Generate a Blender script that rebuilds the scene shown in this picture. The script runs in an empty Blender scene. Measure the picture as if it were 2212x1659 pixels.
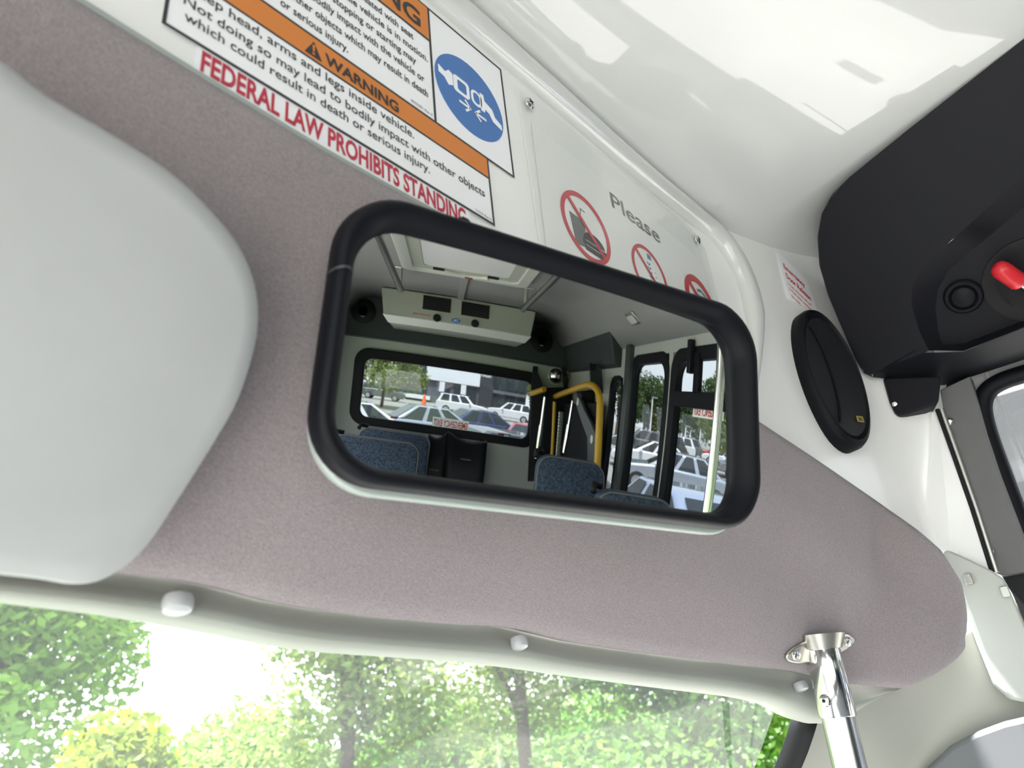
import bpy, math, random
from mathutils import Vector, Matrix
random.seed(7)
scene = bpy.context.scene
PI = math.pi

# ------------------------------------------------------------------ camera
CX, CY, FPX = 1106.0, 829.5, 1550.0
YAW, PITCH, ROLL = math.radians(50.945), math.radians(24.974), math.radians(-6.069)
CAM = Vector((-0.45, 0.0, 1.9))
_f = Vector((math.sin(YAW)*math.cos(PITCH), math.cos(YAW)*math.cos(PITCH), math.sin(PITCH)))
_r = Vector((math.cos(YAW), -math.sin(YAW), 0)); _u = _r.cross(_f)
RV = _r*math.cos(ROLL) + _u*math.sin(ROLL); UV = _u*math.cos(ROLL) - _r*math.sin(ROLL); FV = _f
cd = bpy.data.cameras.new('camera'); cam = bpy.data.objects.new('camera', cd)
scene.collection.objects.link(cam); scene.camera = cam
cd.sensor_width = 36.0; cd.lens = FPX*36.0/2212.0; cd.clip_start = 0.01; cd.clip_end = 600
cam.matrix_world = Matrix(((RV.x, UV.x, -FV.x, CAM.x), (RV.y, UV.y, -FV.y, CAM.y), (RV.z, UV.z, -FV.z, CAM.z), (0, 0, 0, 1)))
cd.dof.use_dof = True; cd.dof.focus_distance = 1.05; cd.dof.aperture_fstop = 6.0

# ------------------------------------------------------------------ world, sun, exposure
world = bpy.data.worlds.new('sky'); scene.world = world; world.use_nodes = True
wn = world.node_tree; wn.nodes.clear()
wo = wn.nodes.new('ShaderNodeOutputWorld'); wb = wn.nodes.new('ShaderNodeBackground')
wt = wn.nodes.new('ShaderNodeTexCoord'); wx = wn.nodes.new('ShaderNodeSeparateXYZ'); wr = wn.nodes.new('ShaderNodeValToRGB')
wr.color_ramp.elements[0].position = 0.0; wr.color_ramp.elements[0].color = (0.93, 0.97, 1.0, 1)
wr.color_ramp.elements[1].position = 0.8; wr.color_ramp.elements[1].color = (0.66, 0.81, 1.0, 1)
wz = wn.nodes.new('ShaderNodeTexNoise'); wz.inputs['Scale'].default_value = 2.2; wz.inputs['Detail'].default_value = 5
wm = wn.nodes.new('ShaderNodeMix'); wm.data_type = 'RGBA'; wm.inputs[7].default_value = (1.0, 1.0, 1.0, 1)
wn.links.new(wt.outputs['Generated'], wx.inputs[0]); wn.links.new(wx.outputs['Z'], wr.inputs[0])
wn.links.new(wt.outputs['Generated'], wz.inputs['Vector']); wn.links.new(wz.outputs['Fac'], wm.inputs[0])
wn.links.new(wr.outputs[0], wm.inputs[6]); wn.links.new(wm.outputs[2], wb.inputs['Color'])
wb.inputs['Strength'].default_value = 1.9
wn.links.new(wb.outputs[0], wo.inputs['Surface'])
sl = bpy.data.lights.new('sun', 'SUN'); sl.energy = 13.0; sl.angle = math.radians(6); sl.color = (1.0, 0.985, 0.97)
so = bpy.data.objects.new('sun', sl); scene.collection.objects.link(so)
so.rotation_euler = (math.radians(-20), math.radians(-12), 0)
scene.view_settings.view_transform = 'Standard'; scene.view_settings.look = 'None'
scene.view_settings.gamma = 1.0; scene.view_settings.use_curve_mapping = False
scene.view_settings.exposure = 1.48
try:
    scene.cycles.use_denoising = True
    scene.cycles.max_bounces = 14; scene.cycles.diffuse_bounces = 8; scene.cycles.glossy_bounces = 6
    scene.cycles.transparent_max_bounces = 16; scene.cycles.caustics_reflective = False; scene.cycles.caustics_refractive = False
    scene.cycles.sample_clamp_indirect = 8.0
except Exception:
    pass

# ------------------------------------------------------------------ measuring helpers
def ray(px, py):
    return (RV*((px-CX)/FPX) - UV*((py-CY)/FPX) + FV).normalized()
def at(px, py, ax, val):                      # point of the line of sight where coordinate ax equals val
    d = ray(px, py); return CAM + d*((val-CAM[ax])/d[ax])
def onplane(px, py, P, n):
    d = ray(px, py); return CAM + d*((P-CAM).dot(n)/d.dot(n))
def surf(px, py, fn):                         # point where Y = fn(X)
    X = 0.3
    p = None
    for _ in range(60):
        p = at(px, py, 1, fn(X)); X = X*0.4 + p.x*0.6
    return p
MA, MB_ = math.radians(-19.598), math.radians(-13.2)
MN = Vector((math.sin(MA)*math.cos(MB_), -math.cos(MA)*math.cos(MB_), math.sin(MB_)))
MRAD = 1/0.3044
MC = CAM + ray(1165, 815)*0.6
MO = MC - MN*MRAD
def refl(px, py):
    d = ray(px, py); oc = CAM-MO; b = oc.dot(d); c = oc.dot(oc)-MRAD**2
    P = CAM + d*(-b-math.sqrt(b*b-c)); n = (P-MO)/MRAD
    return P, d-n*(2*d.dot(n))
def rf(px, py, ax, val):                      # the thing seen in the convex mirror, at coordinate ax = val
    P, r = refl(px, py); return P + r*((val-P[ax])/r[ax])

# ------------------------------------------------------------------ materials
MAT = {}
def _new(name):
    m = bpy.data.materials.new(name); m.use_nodes = True; MAT[name] = m
    nt = m.node_tree; return m, nt, nt.nodes['Principled BSDF']
def mat(name, col, rough=0.5, metal=0.0, spec=0.5, noise=None, bump=None, var=0.0, coat=0.0, coat_r=0.05, sheen=0.0):
    m, nt, b = _new(name)
    b.inputs['Base Color'].default_value = (*col, 1); b.inputs['Roughness'].default_value = rough
    b.inputs['Metallic'].default_value = metal; b.inputs['Specular IOR Level'].default_value = spec
    if coat: b.inputs['Coat Weight'].default_value = coat; b.inputs['Coat Roughness'].default_value = coat_r
    if sheen: b.inputs['Sheen Weight'].default_value = sheen
    tc = nt.nodes.new('ShaderNodeTexCoord')
    if var:
        n = nt.nodes.new('ShaderNodeTexNoise'); n.inputs['Scale'].default_value = noise or 20; n.inputs['Detail'].default_value = 6
        nt.links.new(tc.outputs['Object'], n.inputs['Vector'])
        r = nt.nodes.new('ShaderNodeValToRGB')
        r.color_ramp.elements[0].position = 0.3; r.color_ramp.elements[1].position = 0.7
        r.color_ramp.elements[0].color = (*[c*(1-var) for c in col], 1); r.color_ramp.elements[1].color = (*[min(1, c*(1+var)) for c in col], 1)
        nt.links.new(n.outputs['Fac'], r.inputs[0]); nt.links.new(r.outputs[0], b.inputs['Base Color'])
    if bump:
        n2 = nt.nodes.new('ShaderNodeTexNoise'); n2.inputs['Scale'].default_value = bump[0]; n2.inputs['Detail'].default_value = 3
        nt.links.new(tc.outputs['Object'], n2.inputs['Vector'])
        bp = nt.nodes.new('ShaderNodeBump'); bp.inputs['Strength'].default_value = bump[1]; bp.inputs['Distance'].default_value = bump[2]
        nt.links.new(n2.outputs['Fac'], bp.inputs['Height']); nt.links.new(bp.outputs[0], b.inputs['Normal'])
    return m
def glass(name, tint, gloss=0.04, haze=0.0):
    m = bpy.data.materials.new(name); m.use_nodes = True; MAT[name] = m
    nt = m.node_tree; nt.nodes.clear()
    o = nt.nodes.new('ShaderNodeOutputMaterial'); t = nt.nodes.new('ShaderNodeBsdfTransparent'); t.inputs[0].default_value = (*tint, 1)
    g = nt.nodes.new('ShaderNodeBsdfGlossy'); g.inputs['Roughness'].default_value = 0.02
    lw = nt.nodes.new('ShaderNodeLayerWeight'); lw.inputs[0].default_value = 0.5
    pw = nt.nodes.new('ShaderNodeMath'); pw.operation = 'POWER'; pw.inputs[1].default_value = 5.0
    fr = nt.nodes.new('ShaderNodeMath'); fr.operation = 'MULTIPLY_ADD'; fr.inputs[1].default_value = 0.95; fr.inputs[2].default_value = gloss
    nt.links.new(lw.outputs['Facing'], pw.inputs[0]); nt.links.new(pw.outputs[0], fr.inputs[0])
    mx = nt.nodes.new('ShaderNodeMixShader')
    nt.links.new(fr.outputs[0], mx.inputs[0]); nt.links.new(t.outputs[0], mx.inputs[1]); nt.links.new(g.outputs[0], mx.inputs[2])
    last = mx
    if haze:  # even milky veil mixed into the glass colour
        d = nt.nodes.new('ShaderNodeBsdfTranslucent'); d.inputs[0].default_value = (0.9, 0.93, 0.95, 1)
        m2 = nt.nodes.new('ShaderNodeMixShader'); m2.inputs[0].default_value = haze
        nt.links.new(mx.outputs[0], m2.inputs[1]); nt.links.new(d.outputs[0], m2.inputs[2]); last = m2
    nt.links.new(last.outputs[0], o.inputs[0]); return m
def leafmat(name, cols):
    m, nt, b = _new(name)
    g = nt.nodes.new('ShaderNodeNewGeometry'); r = nt.nodes.new('ShaderNodeValToRGB')
    els = r.color_ramp.elements; els[0].color = (*cols[0], 1); els[1].color = (*cols[-1], 1)
    for i, c in enumerate(cols[1:-1]):
        e = els.new((i+1)/(len(cols)-1)); e.color = (*c, 1)
    nt.links.new(g.outputs['Random Per Island'], r.inputs[0]); nt.links.new(r.outputs[0], b.inputs['Base Color'])
    b.inputs['Roughness'].default_value = 0.6
    tr = nt.nodes.new('ShaderNodeBsdfTranslucent'); nt.links.new(r.outputs[0], tr.inputs[0])
    mx = nt.nodes.new('ShaderNodeMixShader'); mx.inputs[0].default_value = 0.55
    nt.links.new(b.outputs[0], mx.inputs[1]); nt.links.new(tr.outputs[0], mx.inputs[2])
    nt.links.new(mx.outputs[0], nt.nodes['Material Output'].inputs[0]); return m

mat('gelcoat', (0.62, 0.635, 0.625), 0.32, coat=1.0, coat_r=0.03, noise=3, var=0.02)
mat('gelcoat_wall', (0.86, 0.87, 0.86), 0.4, coat=0.3, coat_r=0.1, noise=6, var=0.02)
mat('fabric', (0.295, 0.258, 0.27), 1.0, spec=0.15, noise=420, var=0.16, bump=(700, 0.7, 0.002), sheen=0.25)
mat('visor_vinyl', (0.42, 0.435, 0.435), 0.62, spec=0.35, noise=8, var=0.03, bump=(900, 0.25, 0.0006))
mat('trim_plastic', (0.40, 0.425, 0.375), 0.6, spec=0.35, noise=10, var=0.03, bump=(1000, 0.3, 0.0006))
mat('cover_plastic', (0.45, 0.465, 0.44), 0.45)
mat('pillar_plastic', (0.40, 0.405, 0.36), 0.5, spec=0.3, noise=6, var=0.03)
mat('cap_plastic', (0.45, 0.47, 0.48), 0.35)
mat('black_rubber', (0.005, 0.0055, 0.008), 0.5, spec=0.14, bump=(300, 0.05, 0.0004))
mat('back_plate', (0.4, 0.46, 0.43), 0.4)
mat('black_plastic', (0.009, 0.0095, 0.013), 0.5, spec=0.16, bump=(1400, 0.2, 0.0004))
mat('black_matte', (0.006, 0.006, 0.008), 0.6, spec=0.3)
mat('grille_black', (0.012, 0.013, 0.015), 0.5, spec=0.4, bump=(900, 0.5, 0.001))
mat('red_vinyl', (0.62, 0.02, 0.03), 0.3)
mat('chrome', (0.75, 0.75, 0.74), 0.12, metal=1.0)
mat('steel_tube', (0.62, 0.62, 0.6), 0.22, metal=1.0, noise=60, var=0.04)
mat('steel_dark', (0.3, 0.3, 0.29), 0.3, metal=1.0)
mat('cast_zinc', (0.5, 0.49, 0.44), 0.3, metal=1.0, noise=30, var=0.08)
mat('alu', (0.5, 0.5, 0.47), 0.35, metal=0.9)
mat('door_gray', (0.125, 0.125, 0.125), 0.5, noise=40, var=0.05)
mat('door_frame_gray', (0.42, 0.42, 0.45), 0.5)
mat('door_panel', (0.12, 0.125, 0.135), 0.6)
mat('film', (0.36, 0.36, 0.38), 0.7)
mat('sticker_white', (0.9, 0.92, 0.95), 0.35)
mat('paper', (0.86, 0.865, 0.86), 0.6)
mat('ink_black', (0.02, 0.02, 0.025), 0.5)
mat('ink_gray', (0.13, 0.135, 0.135), 0.5)
mat('ink_orange', (0.66, 0.21, 0.025), 0.45)
mat('ink_red', (0.5, 0.02, 0.055), 0.45)
mat('ink_red2', (0.55, 0.025, 0.04), 0.45)
mat('ink_blue', (0.045, 0.17, 0.48), 0.45)
mat('ink_teal', (0.03, 0.2, 0.3), 0.45)
mat('gold', (0.7, 0.55, 0.18), 0.3, metal=0.6)
mat('dash_vinyl', (0.11, 0.11, 0.11), 0.7)
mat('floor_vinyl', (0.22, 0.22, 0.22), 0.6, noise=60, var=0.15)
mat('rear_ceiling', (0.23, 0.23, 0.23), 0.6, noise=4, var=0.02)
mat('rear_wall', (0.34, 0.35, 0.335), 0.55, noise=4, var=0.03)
mat('band_vinyl', (0.016, 0.02, 0.022), 0.7, bump=(200, 0.2, 0.001))
mat('ac_plastic', (0.36, 0.37, 0.32), 0.45)
mat('ac_light', (0.6, 0.6, 0.6), 0.35)
mat('hatch_plastic', (0.5, 0.51, 0.47), 0.4)
mat('seat_blue', (0.032, 0.048, 0.078), 0.95, noise=75, var=0.75)
mat('seat_piping', (0.1, 0.1, 0.1), 0.7)
mat('bag_black', (0.004, 0.005, 0.009), 0.5, spec=0.25)
mat('yellow', (0.5, 0.28, 0.01), 0.4)
mat('lift_gray', (0.035, 0.04, 0.045), 0.45)
mat('lift_dark', (0.007, 0.008, 0.011), 0.7, spec=0.15)
mat('mirror_silver', (0.9, 0.92, 0.91), 0.0, metal=1.0)
mat('asphalt', (0.23, 0.22, 0.2), 0.9, noise=3, var=0.12)
mat('grass', (0.05, 0.1, 0.02), 0.95, noise=3, var=0.3)
mat('concrete', (0.36, 0.35, 0.32), 0.9, noise=4, var=0.08)
mat('truck_gray', (0.032, 0.032, 0.034), 0.5)
mat('kerb', (0.3, 0.29, 0.28), 0.8)
mat('bark', (0.07, 0.05, 0.035), 0.9, noise=15, var=0.3)
mat('car_white', (0.52, 0.53, 0.54), 0.25, coat=1.0)
mat('car_silver', (0.3, 0.33, 0.38), 0.25, metal=0.3, coat=1.0)
mat('car_paleblue', (0.26, 0.31, 0.42), 0.25, metal=0.2, coat=1.0)
mat('car_gray', (0.07, 0.075, 0.08), 0.3, coat=1.0)
mat('car_black', (0.01, 0.01, 0.012), 0.25, coat=1.0)
mat('car_blue', (0.012, 0.02, 0.075), 0.25, coat=1.0)
mat('car_red', (0.35, 0.012, 0.02), 0.25, coat=1.0)
mat('car_window', (0.02, 0.025, 0.03), 0.05)
mat('tyre', (0.012, 0.012, 0.012), 0.8)
mat('wheel_rim', (0.4, 0.4, 0.42), 0.3, metal=0.7)
mat('lamp_glass', (0.5, 0.5, 0.5), 0.1)
mat('tail_red', (0.3, 0.01, 0.01), 0.2)
mat('bld_gray', (0.09, 0.095, 0.11), 0.6, noise=2, var=0.08)
mat('bld_dark', (0.025, 0.027, 0.032), 0.5)
mat('bld_white', (0.62, 0.64, 0.66), 0.6)
mat('bld_glass', (0.03, 0.04, 0.045), 0.06)
mat('canopy_red', (0.5, 0.03, 0.05), 0.5)
mat('cone_orange', (0.75, 0.1, 0.02), 0.5)
mat('pole_gray', (0.28, 0.28, 0.28), 0.5)
leafmat('leaf_fresh', [(0.11, 0.24, 0.025), (0.18, 0.34, 0.04), (0.26, 0.4, 0.06)])
leafmat('leaf_pale', [(0.14, 0.23, 0.05), (0.21, 0.3, 0.07), (0.3, 0.33, 0.09)])
leafmat('leaf_yellow', [(0.11, 0.18, 0.009), (0.18, 0.25, 0.017), (0.25, 0.29, 0.03)])
leafmat('leaf_deep', [(0.06, 0.17, 0.018), (0.11, 0.25, 0.026), (0.17, 0.3, 0.04)])
leafmat('leaf_lot', [(0.025, 0.055, 0.012), (0.05, 0.1, 0.02), (0.09, 0.15, 0.035)])
leafmat('leaf_near', [(0.1, 0.16, 0.03), (0.2, 0.27, 0.06), (0.3, 0.36, 0.1)])
glass('glass_clear', (0.93, 0.96, 0.95), haze=0.016)  # translucent share imitates reflected haze on the windscreen
glass('glass_side', (0.17, 0.183, 0.195))
glass('glass_acrylic', (0.97, 0.98, 0.97))
glass('glass_door', (0.95, 0.96, 0.96))

# ------------------------------------------------------------------ object helpers
COL = scene.collection
def tag(o, label=None, cat=None, group=None, kind=None):
    if label: o['label'] = label
    if cat: o['category'] = cat
    if group: o['group'] = group
    if kind: o['kind'] = kind
    return o
def empty(name, loc, label=None, cat=None, group=None, kind=None, rz=0.0):
    o = bpy.data.objects.new(name, None); COL.objects.link(o); o.location = loc; o.rotation_euler = (0, 0, rz)
    o.empty_display_size = 0.05
    return tag(o, label, cat, group, kind)
def adopt(o, parent, local=False):
    if parent is None: return o
    o.parent = parent
    if not local:
        root = parent; off = Vector((0, 0, 0))
        while root is not None:
            if root.type == 'EMPTY': off = Vector(root.location); break
            root = root.parent
        # children of a mesh part inherit that part's shift
        if parent.type == 'EMPTY': o.location = -off
    return o
def mesh(name, V, F, m, parent=None, smooth=False, bevel=0.0, local=False, seg=2, sub=0, autosm=None):
    me = bpy.data.meshes.new(name); me.from_pydata([tuple(v) for v in V], [], F); me.update()
    me.materials.append(MAT[m] if isinstance(m, str) else m)
    o = bpy.data.objects.new(name, me); COL.objects.link(o)
    if smooth:
        for p in me.polygons: p.use_smooth = True
        if autosm:
            try: me.set_sharp_from_angle(angle=math.radians(autosm))
            except Exception: pass
    if bevel:
        b = o.modifiers.new('bevel', 'BEVEL'); b.width = bevel; b.segments = seg; b.limit_method = 'ANGLE'; b.angle_limit = math.radians(35)
        for p in me.polygons: p.use_smooth = True
        try: me.set_sharp_from_angle(angle=math.radians(40))
        except Exception: pass
    if sub:
        s = o.modifiers.new('subd', 'SUBSURF'); s.levels = sub; s.render_levels = sub
    return adopt(o, parent, local)
def fix(name, V, F):                          # consistent outward normals via bmesh
    import bmesh
    return V, F
def boxv(c, s, ax=None):
    ax = ax or (Vector((1, 0, 0)), Vector((0, 1, 0)), Vector((0, 0, 1))); c = Vector(c)
    V = [c + ax[0]*(sx*s[0]/2) + ax[1]*(sy*s[1]/2) + ax[2]*(sz*s[2]/2) for sx, sy, sz in
         ((-1,-1,-1),(1,-1,-1),(1,1,-1),(-1,1,-1),(-1,-1,1),(1,-1,1),(1,1,1),(-1,1,1))]
    return V, [(0,3,2,1),(4,5,6,7),(0,1,5,4),(1,2,6,5),(2,3,7,6),(3,0,4,7)]
def box(name, c, s, m, parent=None, bevel=0.0, ax=None, local=False):
    V, F = boxv(c, s, ax); return mesh(name, V, F, m, parent, bevel=bevel, local=local)
def prismv(pts, d):
    n = len(pts); d = Vector(d); V = [Vector(p) for p in pts] + [Vector(p)+d for p in pts]
    F = [tuple(range(n))[::-1], tuple(range(n, 2*n))] + [(i, (i+1) % n, n+(i+1) % n, n+i) for i in range(n)]
    return V, F
def prism(name, pts, d, m, parent=None, bevel=0.0, local=False):
    V, F = prismv(pts, d); return mesh(name, V, F, m, parent, bevel=bevel, local=local)
def ringprism(name, outer, inner, d, m, parent=None, bevel=0.0, local=False):
    n = len(outer); d = Vector(d); V = [Vector(p) for p in outer]+[Vector(p) for p in inner]+[Vector(p)+d for p in outer]+[Vector(p)+d for p in inner]
    F = []
    for i in range(n):
        j = (i+1) % n
        F += [(i, n+i, n+j, j), (2*n+i, 2*n+j, 3*n+j, 3*n+i), (i, j, 2*n+j, 2*n+i), (n+i, 3*n+i, 3*n+j, n+j)]
    return mesh(name, V, F, m, parent, bevel=bevel, local=local)
def gridm(name, rows, m, parent=None, smooth=True, solid=0.0, sub=0, local=False, flip=False):
    nr, nc = len(rows), len(rows[0]); V = [p for r in rows for p in r]; F = []
    for i in range(nr-1):
        for j in range(nc-1):
            q = (i*nc+j, i*nc+j+1, (i+1)*nc+j+1, (i+1)*nc+j); F.append(q[::-1] if flip else q)
    o = mesh(name, V, F, m, parent, smooth=smooth, local=local)
    if sub: s = o.modifiers.new('subd', 'SUBSURF'); s.levels = sub; s.render_levels = sub
    if solid: s = o.modifiers.new('solid', 'SOLIDIFY'); s.thickness = solid; s.offset = -1
    return o
def tubev(path, rad, n=12, caps=True, closed=False):
    path = [Vector(p) for p in path]; V = []; F = []; k = len(path); prev = None
    for i, p in enumerate(path):
        if closed: t = (path[(i+1) % k]-path[i-1]).normalized()
        else: t = (path[min(i+1, k-1)]-path[max(i-1, 0)]).normalized()
        if prev is None:
            a = t.cross(Vector((0, 0, 1)));
            if a.length < 0.1: a = t.cross(Vector((1, 0, 0)))
            a.normalize()
        else:
            a = (prev - t*prev.dot(t)).normalized()
        prev = a; b = t.cross(a); r = rad[i] if isinstance(rad, (list, tuple)) else rad
        V += [p + a*(r*math.cos(2*PI*j/n)) + b*(r*math.sin(2*PI*j/n)) for j in range(n)]
    for i in range(k if closed else k-1):
        i2 = (i+1) % k
        for j in range(n):
            F.append((i*n+j, i*n+(j+1) % n, i2*n+(j+1) % n, i2*n+j))
    if caps and not closed: F += [tuple(range(n))[::-1], tuple(range((k-1)*n, k*n))]
    return V, F
def tube(name, path, rad, m, parent=None, n=12, closed=False, local=False):
    V, F = tubev(path, rad, n, closed=closed); return mesh(name, V, F, m, parent, smooth=True, autosm=50, local=local)
def frame3(n, up=Vector((0, 0, 1))):
    n = n.normalized(); x = up.cross(n)
    if x.length < 1e-3: x = Vector((1, 0, 0))
    x.normalize(); return x, n.cross(x), n
def lathe(name, o, axis, prof, m, parent=None, n=24, sx=1.0, sy=1.0, ang=0.0, smooth=True, local=False, up=Vector((0, 0, 1)), autosm=40):
    x, y, z = frame3(Vector(axis), up); o = Vector(o); V = []; F = []; k = len(prof)
    for r, h in prof:
        for j in range(n):
            a = 2*PI*j/n; V.append(o + x*(r*sx*math.cos(a)) + y*(r*sy*math.sin(a)) + z*h)
    for i in range(k-1):
        for j in range(n):
            F.append((i*n+j, i*n+(j+1) % n, (i+1)*n+(j+1) % n, (i+1)*n+j))
    F += [tuple(range(n))[::-1], tuple(range((k-1)*n, k*n))]
    return mesh(name, V, F, m, parent, smooth=smooth, autosm=autosm, local=local)
def rrect(w, h, r, n=6, cx=0.0, cy=0.0):
    P = []
    for qx, qy, a0 in ((1, 1, 0), (-1, 1, 90), (-1, -1, 180), (1, -1, 270)):
        for i in range(n+1):
            a = math.radians(a0+90*i/n); P.append((cx+qx*(w/2-r)+r*math.cos(a), cy+qy*(h/2-r)+r*math.sin(a)))
    return P
def resample(pts, n):
    pts = [Vector(p) for p in pts]; d = [0.0]
    for a, b in zip(pts, pts[1:]): d.append(d[-1]+(b-a).length)
    out = []
    for i in range(n):
        s = d[-1]*i/(n-1); k = 0
        while k < len(d)-2 and d[k+1] < s: k += 1
        t = (s-d[k])/max(1e-9, d[k+1]-d[k]); out.append(pts[k].lerp(pts[k+1], min(1, max(0, t))))
    return out
def smoothpath(pts, n=8):
    P = [Vector(p) for p in pts]; out = []
    for i in range(len(P)-1):
        p0 = P[max(i-1, 0)]; p1 = P[i]; p2 = P[i+1]; p3 = P[min(i+2, len(P)-1)]
        for k in range(n):
            t = k/n; out.append(0.5*((2*p1)+(p2-p0)*t+(2*p0-5*p1+4*p2-p3)*t*t+(3*p1-p0-3*p2+p3)*t**3))
    out.append(P[-1]); return out
def holed(name, axis, val, us, vs, holes, m, parent=None, thick=0.03, sgn=1):
    # wall in plane axis=val; u,v are the two other axes in order; rectangular holes (u0,u1,v0,v1)
    U = sorted(set([us[0], us[1]]+[h[0] for h in holes]+[h[1] for h in holes])); W = sorted(set([vs[0], vs[1]]+[h[2] for h in holes]+[h[3] for h in holes]))
    U = [u for u in U if us[0] <= u <= us[1]]; W = [w for w in W if vs[0] <= w <= vs[1]]
    V = []; F = []; idx = {}
    def vid(i, j):
        if (i, j) not in idx:
            p = [0, 0, 0]; o = [a for a in (0, 1, 2) if a != axis]; p[axis] = val; p[o[0]] = U[i]; p[o[1]] = W[j]
            idx[(i, j)] = len(V); V.append(tuple(p))
        return idx[(i, j)]
    for i in range(len(U)-1):
        for j in range(len(W)-1):
            cu, cw = (U[i]+U[i+1])/2, (W[j]+W[j+1])/2
            if any(h[0] < cu < h[1] and h[2] < cw < h[3] for h in holes): continue
            F.append((vid(i, j), vid(i+1, j), vid(i+1, j+1), vid(i, j+1)))
    o = mesh(name, V, F, m, parent)
    s = o.modifiers.new('solid', 'SOLIDIFY'); s.thickness = thick; s.offset = sgn
    return o
def text(name, s, parent, m, o, ex, ey, width=None, height=None, bold=0.0, anchor='l', shear=0.0, space=1.0, lift=0.0):
    c = bpy.data.curves.new('t', 'FONT'); c.body = s; c.size = 1.0; c.offset = bold; c.shear = shear; c.space_character = space; c.resolution_u = 3
    ob = bpy.data.objects.new('t', c); COL.objects.link(ob)
    dg = bpy.context.evaluated_depsgraph_get(); me = bpy.data.meshes.new_from_object(ob.evaluated_get(dg))
    bpy.data.objects.remove(ob); bpy.data.curves.remove(c)
    xs = [v.co.x for v in me.vertices]; x0, x1 = min(xs), max(xs)
    cap = 0.729
    sy = (height or 0.01)/cap; sx = width/(x1-x0) if width else sy
    if anchor == 'r': x0 = x1
    o = Vector(o); ex = Vector(ex); ey = Vector(ey); nn = ex.cross(ey).normalized()
    for v in me.vertices: v.co = o + ex*((v.co.x-x0)*sx) + ey*(v.co.y*sy) + nn*lift
    me.name = name; me.materials.clear(); me.materials.append(MAT[m])
    ob = bpy.data.objects.new(name, me); COL.objects.link(ob)
    return adopt(ob, parent)
# flat artwork on the front wall: (x, z) in metres, y given
def flat(name, pts, y, m, parent, th=0.0004):
    return prism(name, [Vector((p[0], y, p[1])) for p in pts][::-1], (0, th, 0), m, parent)
def rect(x0, z0, x1, z1): return [(x0, z0), (x1, z0), (x1, z1), (x0, z1)]
def disc2(cx, cz, r, n=40): return [(cx+r*math.cos(2*PI*i/n), cz+r*math.sin(2*PI*i/n)) for i in range(n)]
def ring2(name, cx, cz, ro, ri, y, m, parent, n=48, th=0.0004):
    o = [Vector((p[0], y, p[1])) for p in disc2(cx, cz, ro, n)]; i = [Vector((p[0], y, p[1])) for p in disc2(cx, cz, ri, n)]
    return ringprism(name, o, i, (0, th, 0), m, parent)
EX, EZ = Vector((1, 0, 0)), Vector((0, 0, 1))

# ================================================================== STRUCTURE: the bus shell
XW = 1.156; YR = -4.13; ZF = 0.8; ZC = 2.88; ZJ = 2.56
YF = 0.40
def ceil_z(x):
    a = abs(x)
    if a < 0.62: return ZC
    if a < 0.86: return ZC - 0.035*((a-0.62)/0.24)**2
    return ZC-0.035 - (ZC-0.035-ZJ)*((a-0.86)/(XW-0.86))
def smooth(t): t = max(0, min(1, t)); return t*t*(3-2*t)
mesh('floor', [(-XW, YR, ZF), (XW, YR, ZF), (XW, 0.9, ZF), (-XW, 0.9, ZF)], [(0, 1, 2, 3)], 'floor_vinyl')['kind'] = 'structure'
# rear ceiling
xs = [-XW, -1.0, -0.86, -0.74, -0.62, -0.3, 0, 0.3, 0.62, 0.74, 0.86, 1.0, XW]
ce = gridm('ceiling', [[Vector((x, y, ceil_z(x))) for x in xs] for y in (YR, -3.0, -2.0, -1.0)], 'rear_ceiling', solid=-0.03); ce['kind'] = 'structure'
def cap_z(x, y):
    t = max(0, min(1, (y+0.45)/(YF+0.45))); s = 0.85*t + 0.15*smooth(t)
    zf = 2.705
    w = smooth((y+1.0)/0.7); zc = ceil_z(x)*(1-w) + (ZC-0.24*min(abs(x), 0.67)**2+0.06*max(0, abs(x)-0.67))*w
    return zc*(1-s) + min(zf, zc)*s
# front cap of the ceiling: glossy moulded fibreglass sweeping down to the sign wall
rows = []
for i in range(25):
    t = i/24; y = -1.0 + t*(YF+0.03+1.0); row = []
    for j in range(33):
        x = -XW + 2*XW*j/32
        row.append(Vector((x, y, cap_z(x, y))))
    rows.append(row)
cf = gridm('ceiling', rows, 'gelcoat', solid=-0.02); cf['kind'] = 'structure'
# sign wall: flat across the bus, then bending back towards the entrance on the right
C1 = at(2014, 850, 0, 1.045); C2 = at(1996, 1180, 0, 1.005)
plan = [(-XW, YF), (-0.6, YF), (0.0, YF), (0.45, YF), (0.58, 0.399), (0.66, 0.39), (0.74, 0.37), (0.84, 0.343), (0.93, 0.31), (1.0, 0.275)]
zlow = [2.335, 2.335, 2.335, 2.335, 2.325, 2.28, 2.22, 2.14, 2.06, 2.0]
rows = []
for k in range(9):
    row = []
    for (x, y), z0 in zip(plan, zlow): row.append(Vector((x, y, z0 + (2.86-z0)*k/8)))
    z = 2.0 + (2.86-2.0)*k/8
    t = (z-C2.z)/(C1.z-C2.z); e = C2.lerp(C1, t)
    rows.append(row + [Vector((e.x, min(e.y, 0.262), z))])
wf = gridm('wall_front', rows, 'gelcoat_wall', flip=True); wf['kind'] = 'structure'
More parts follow.
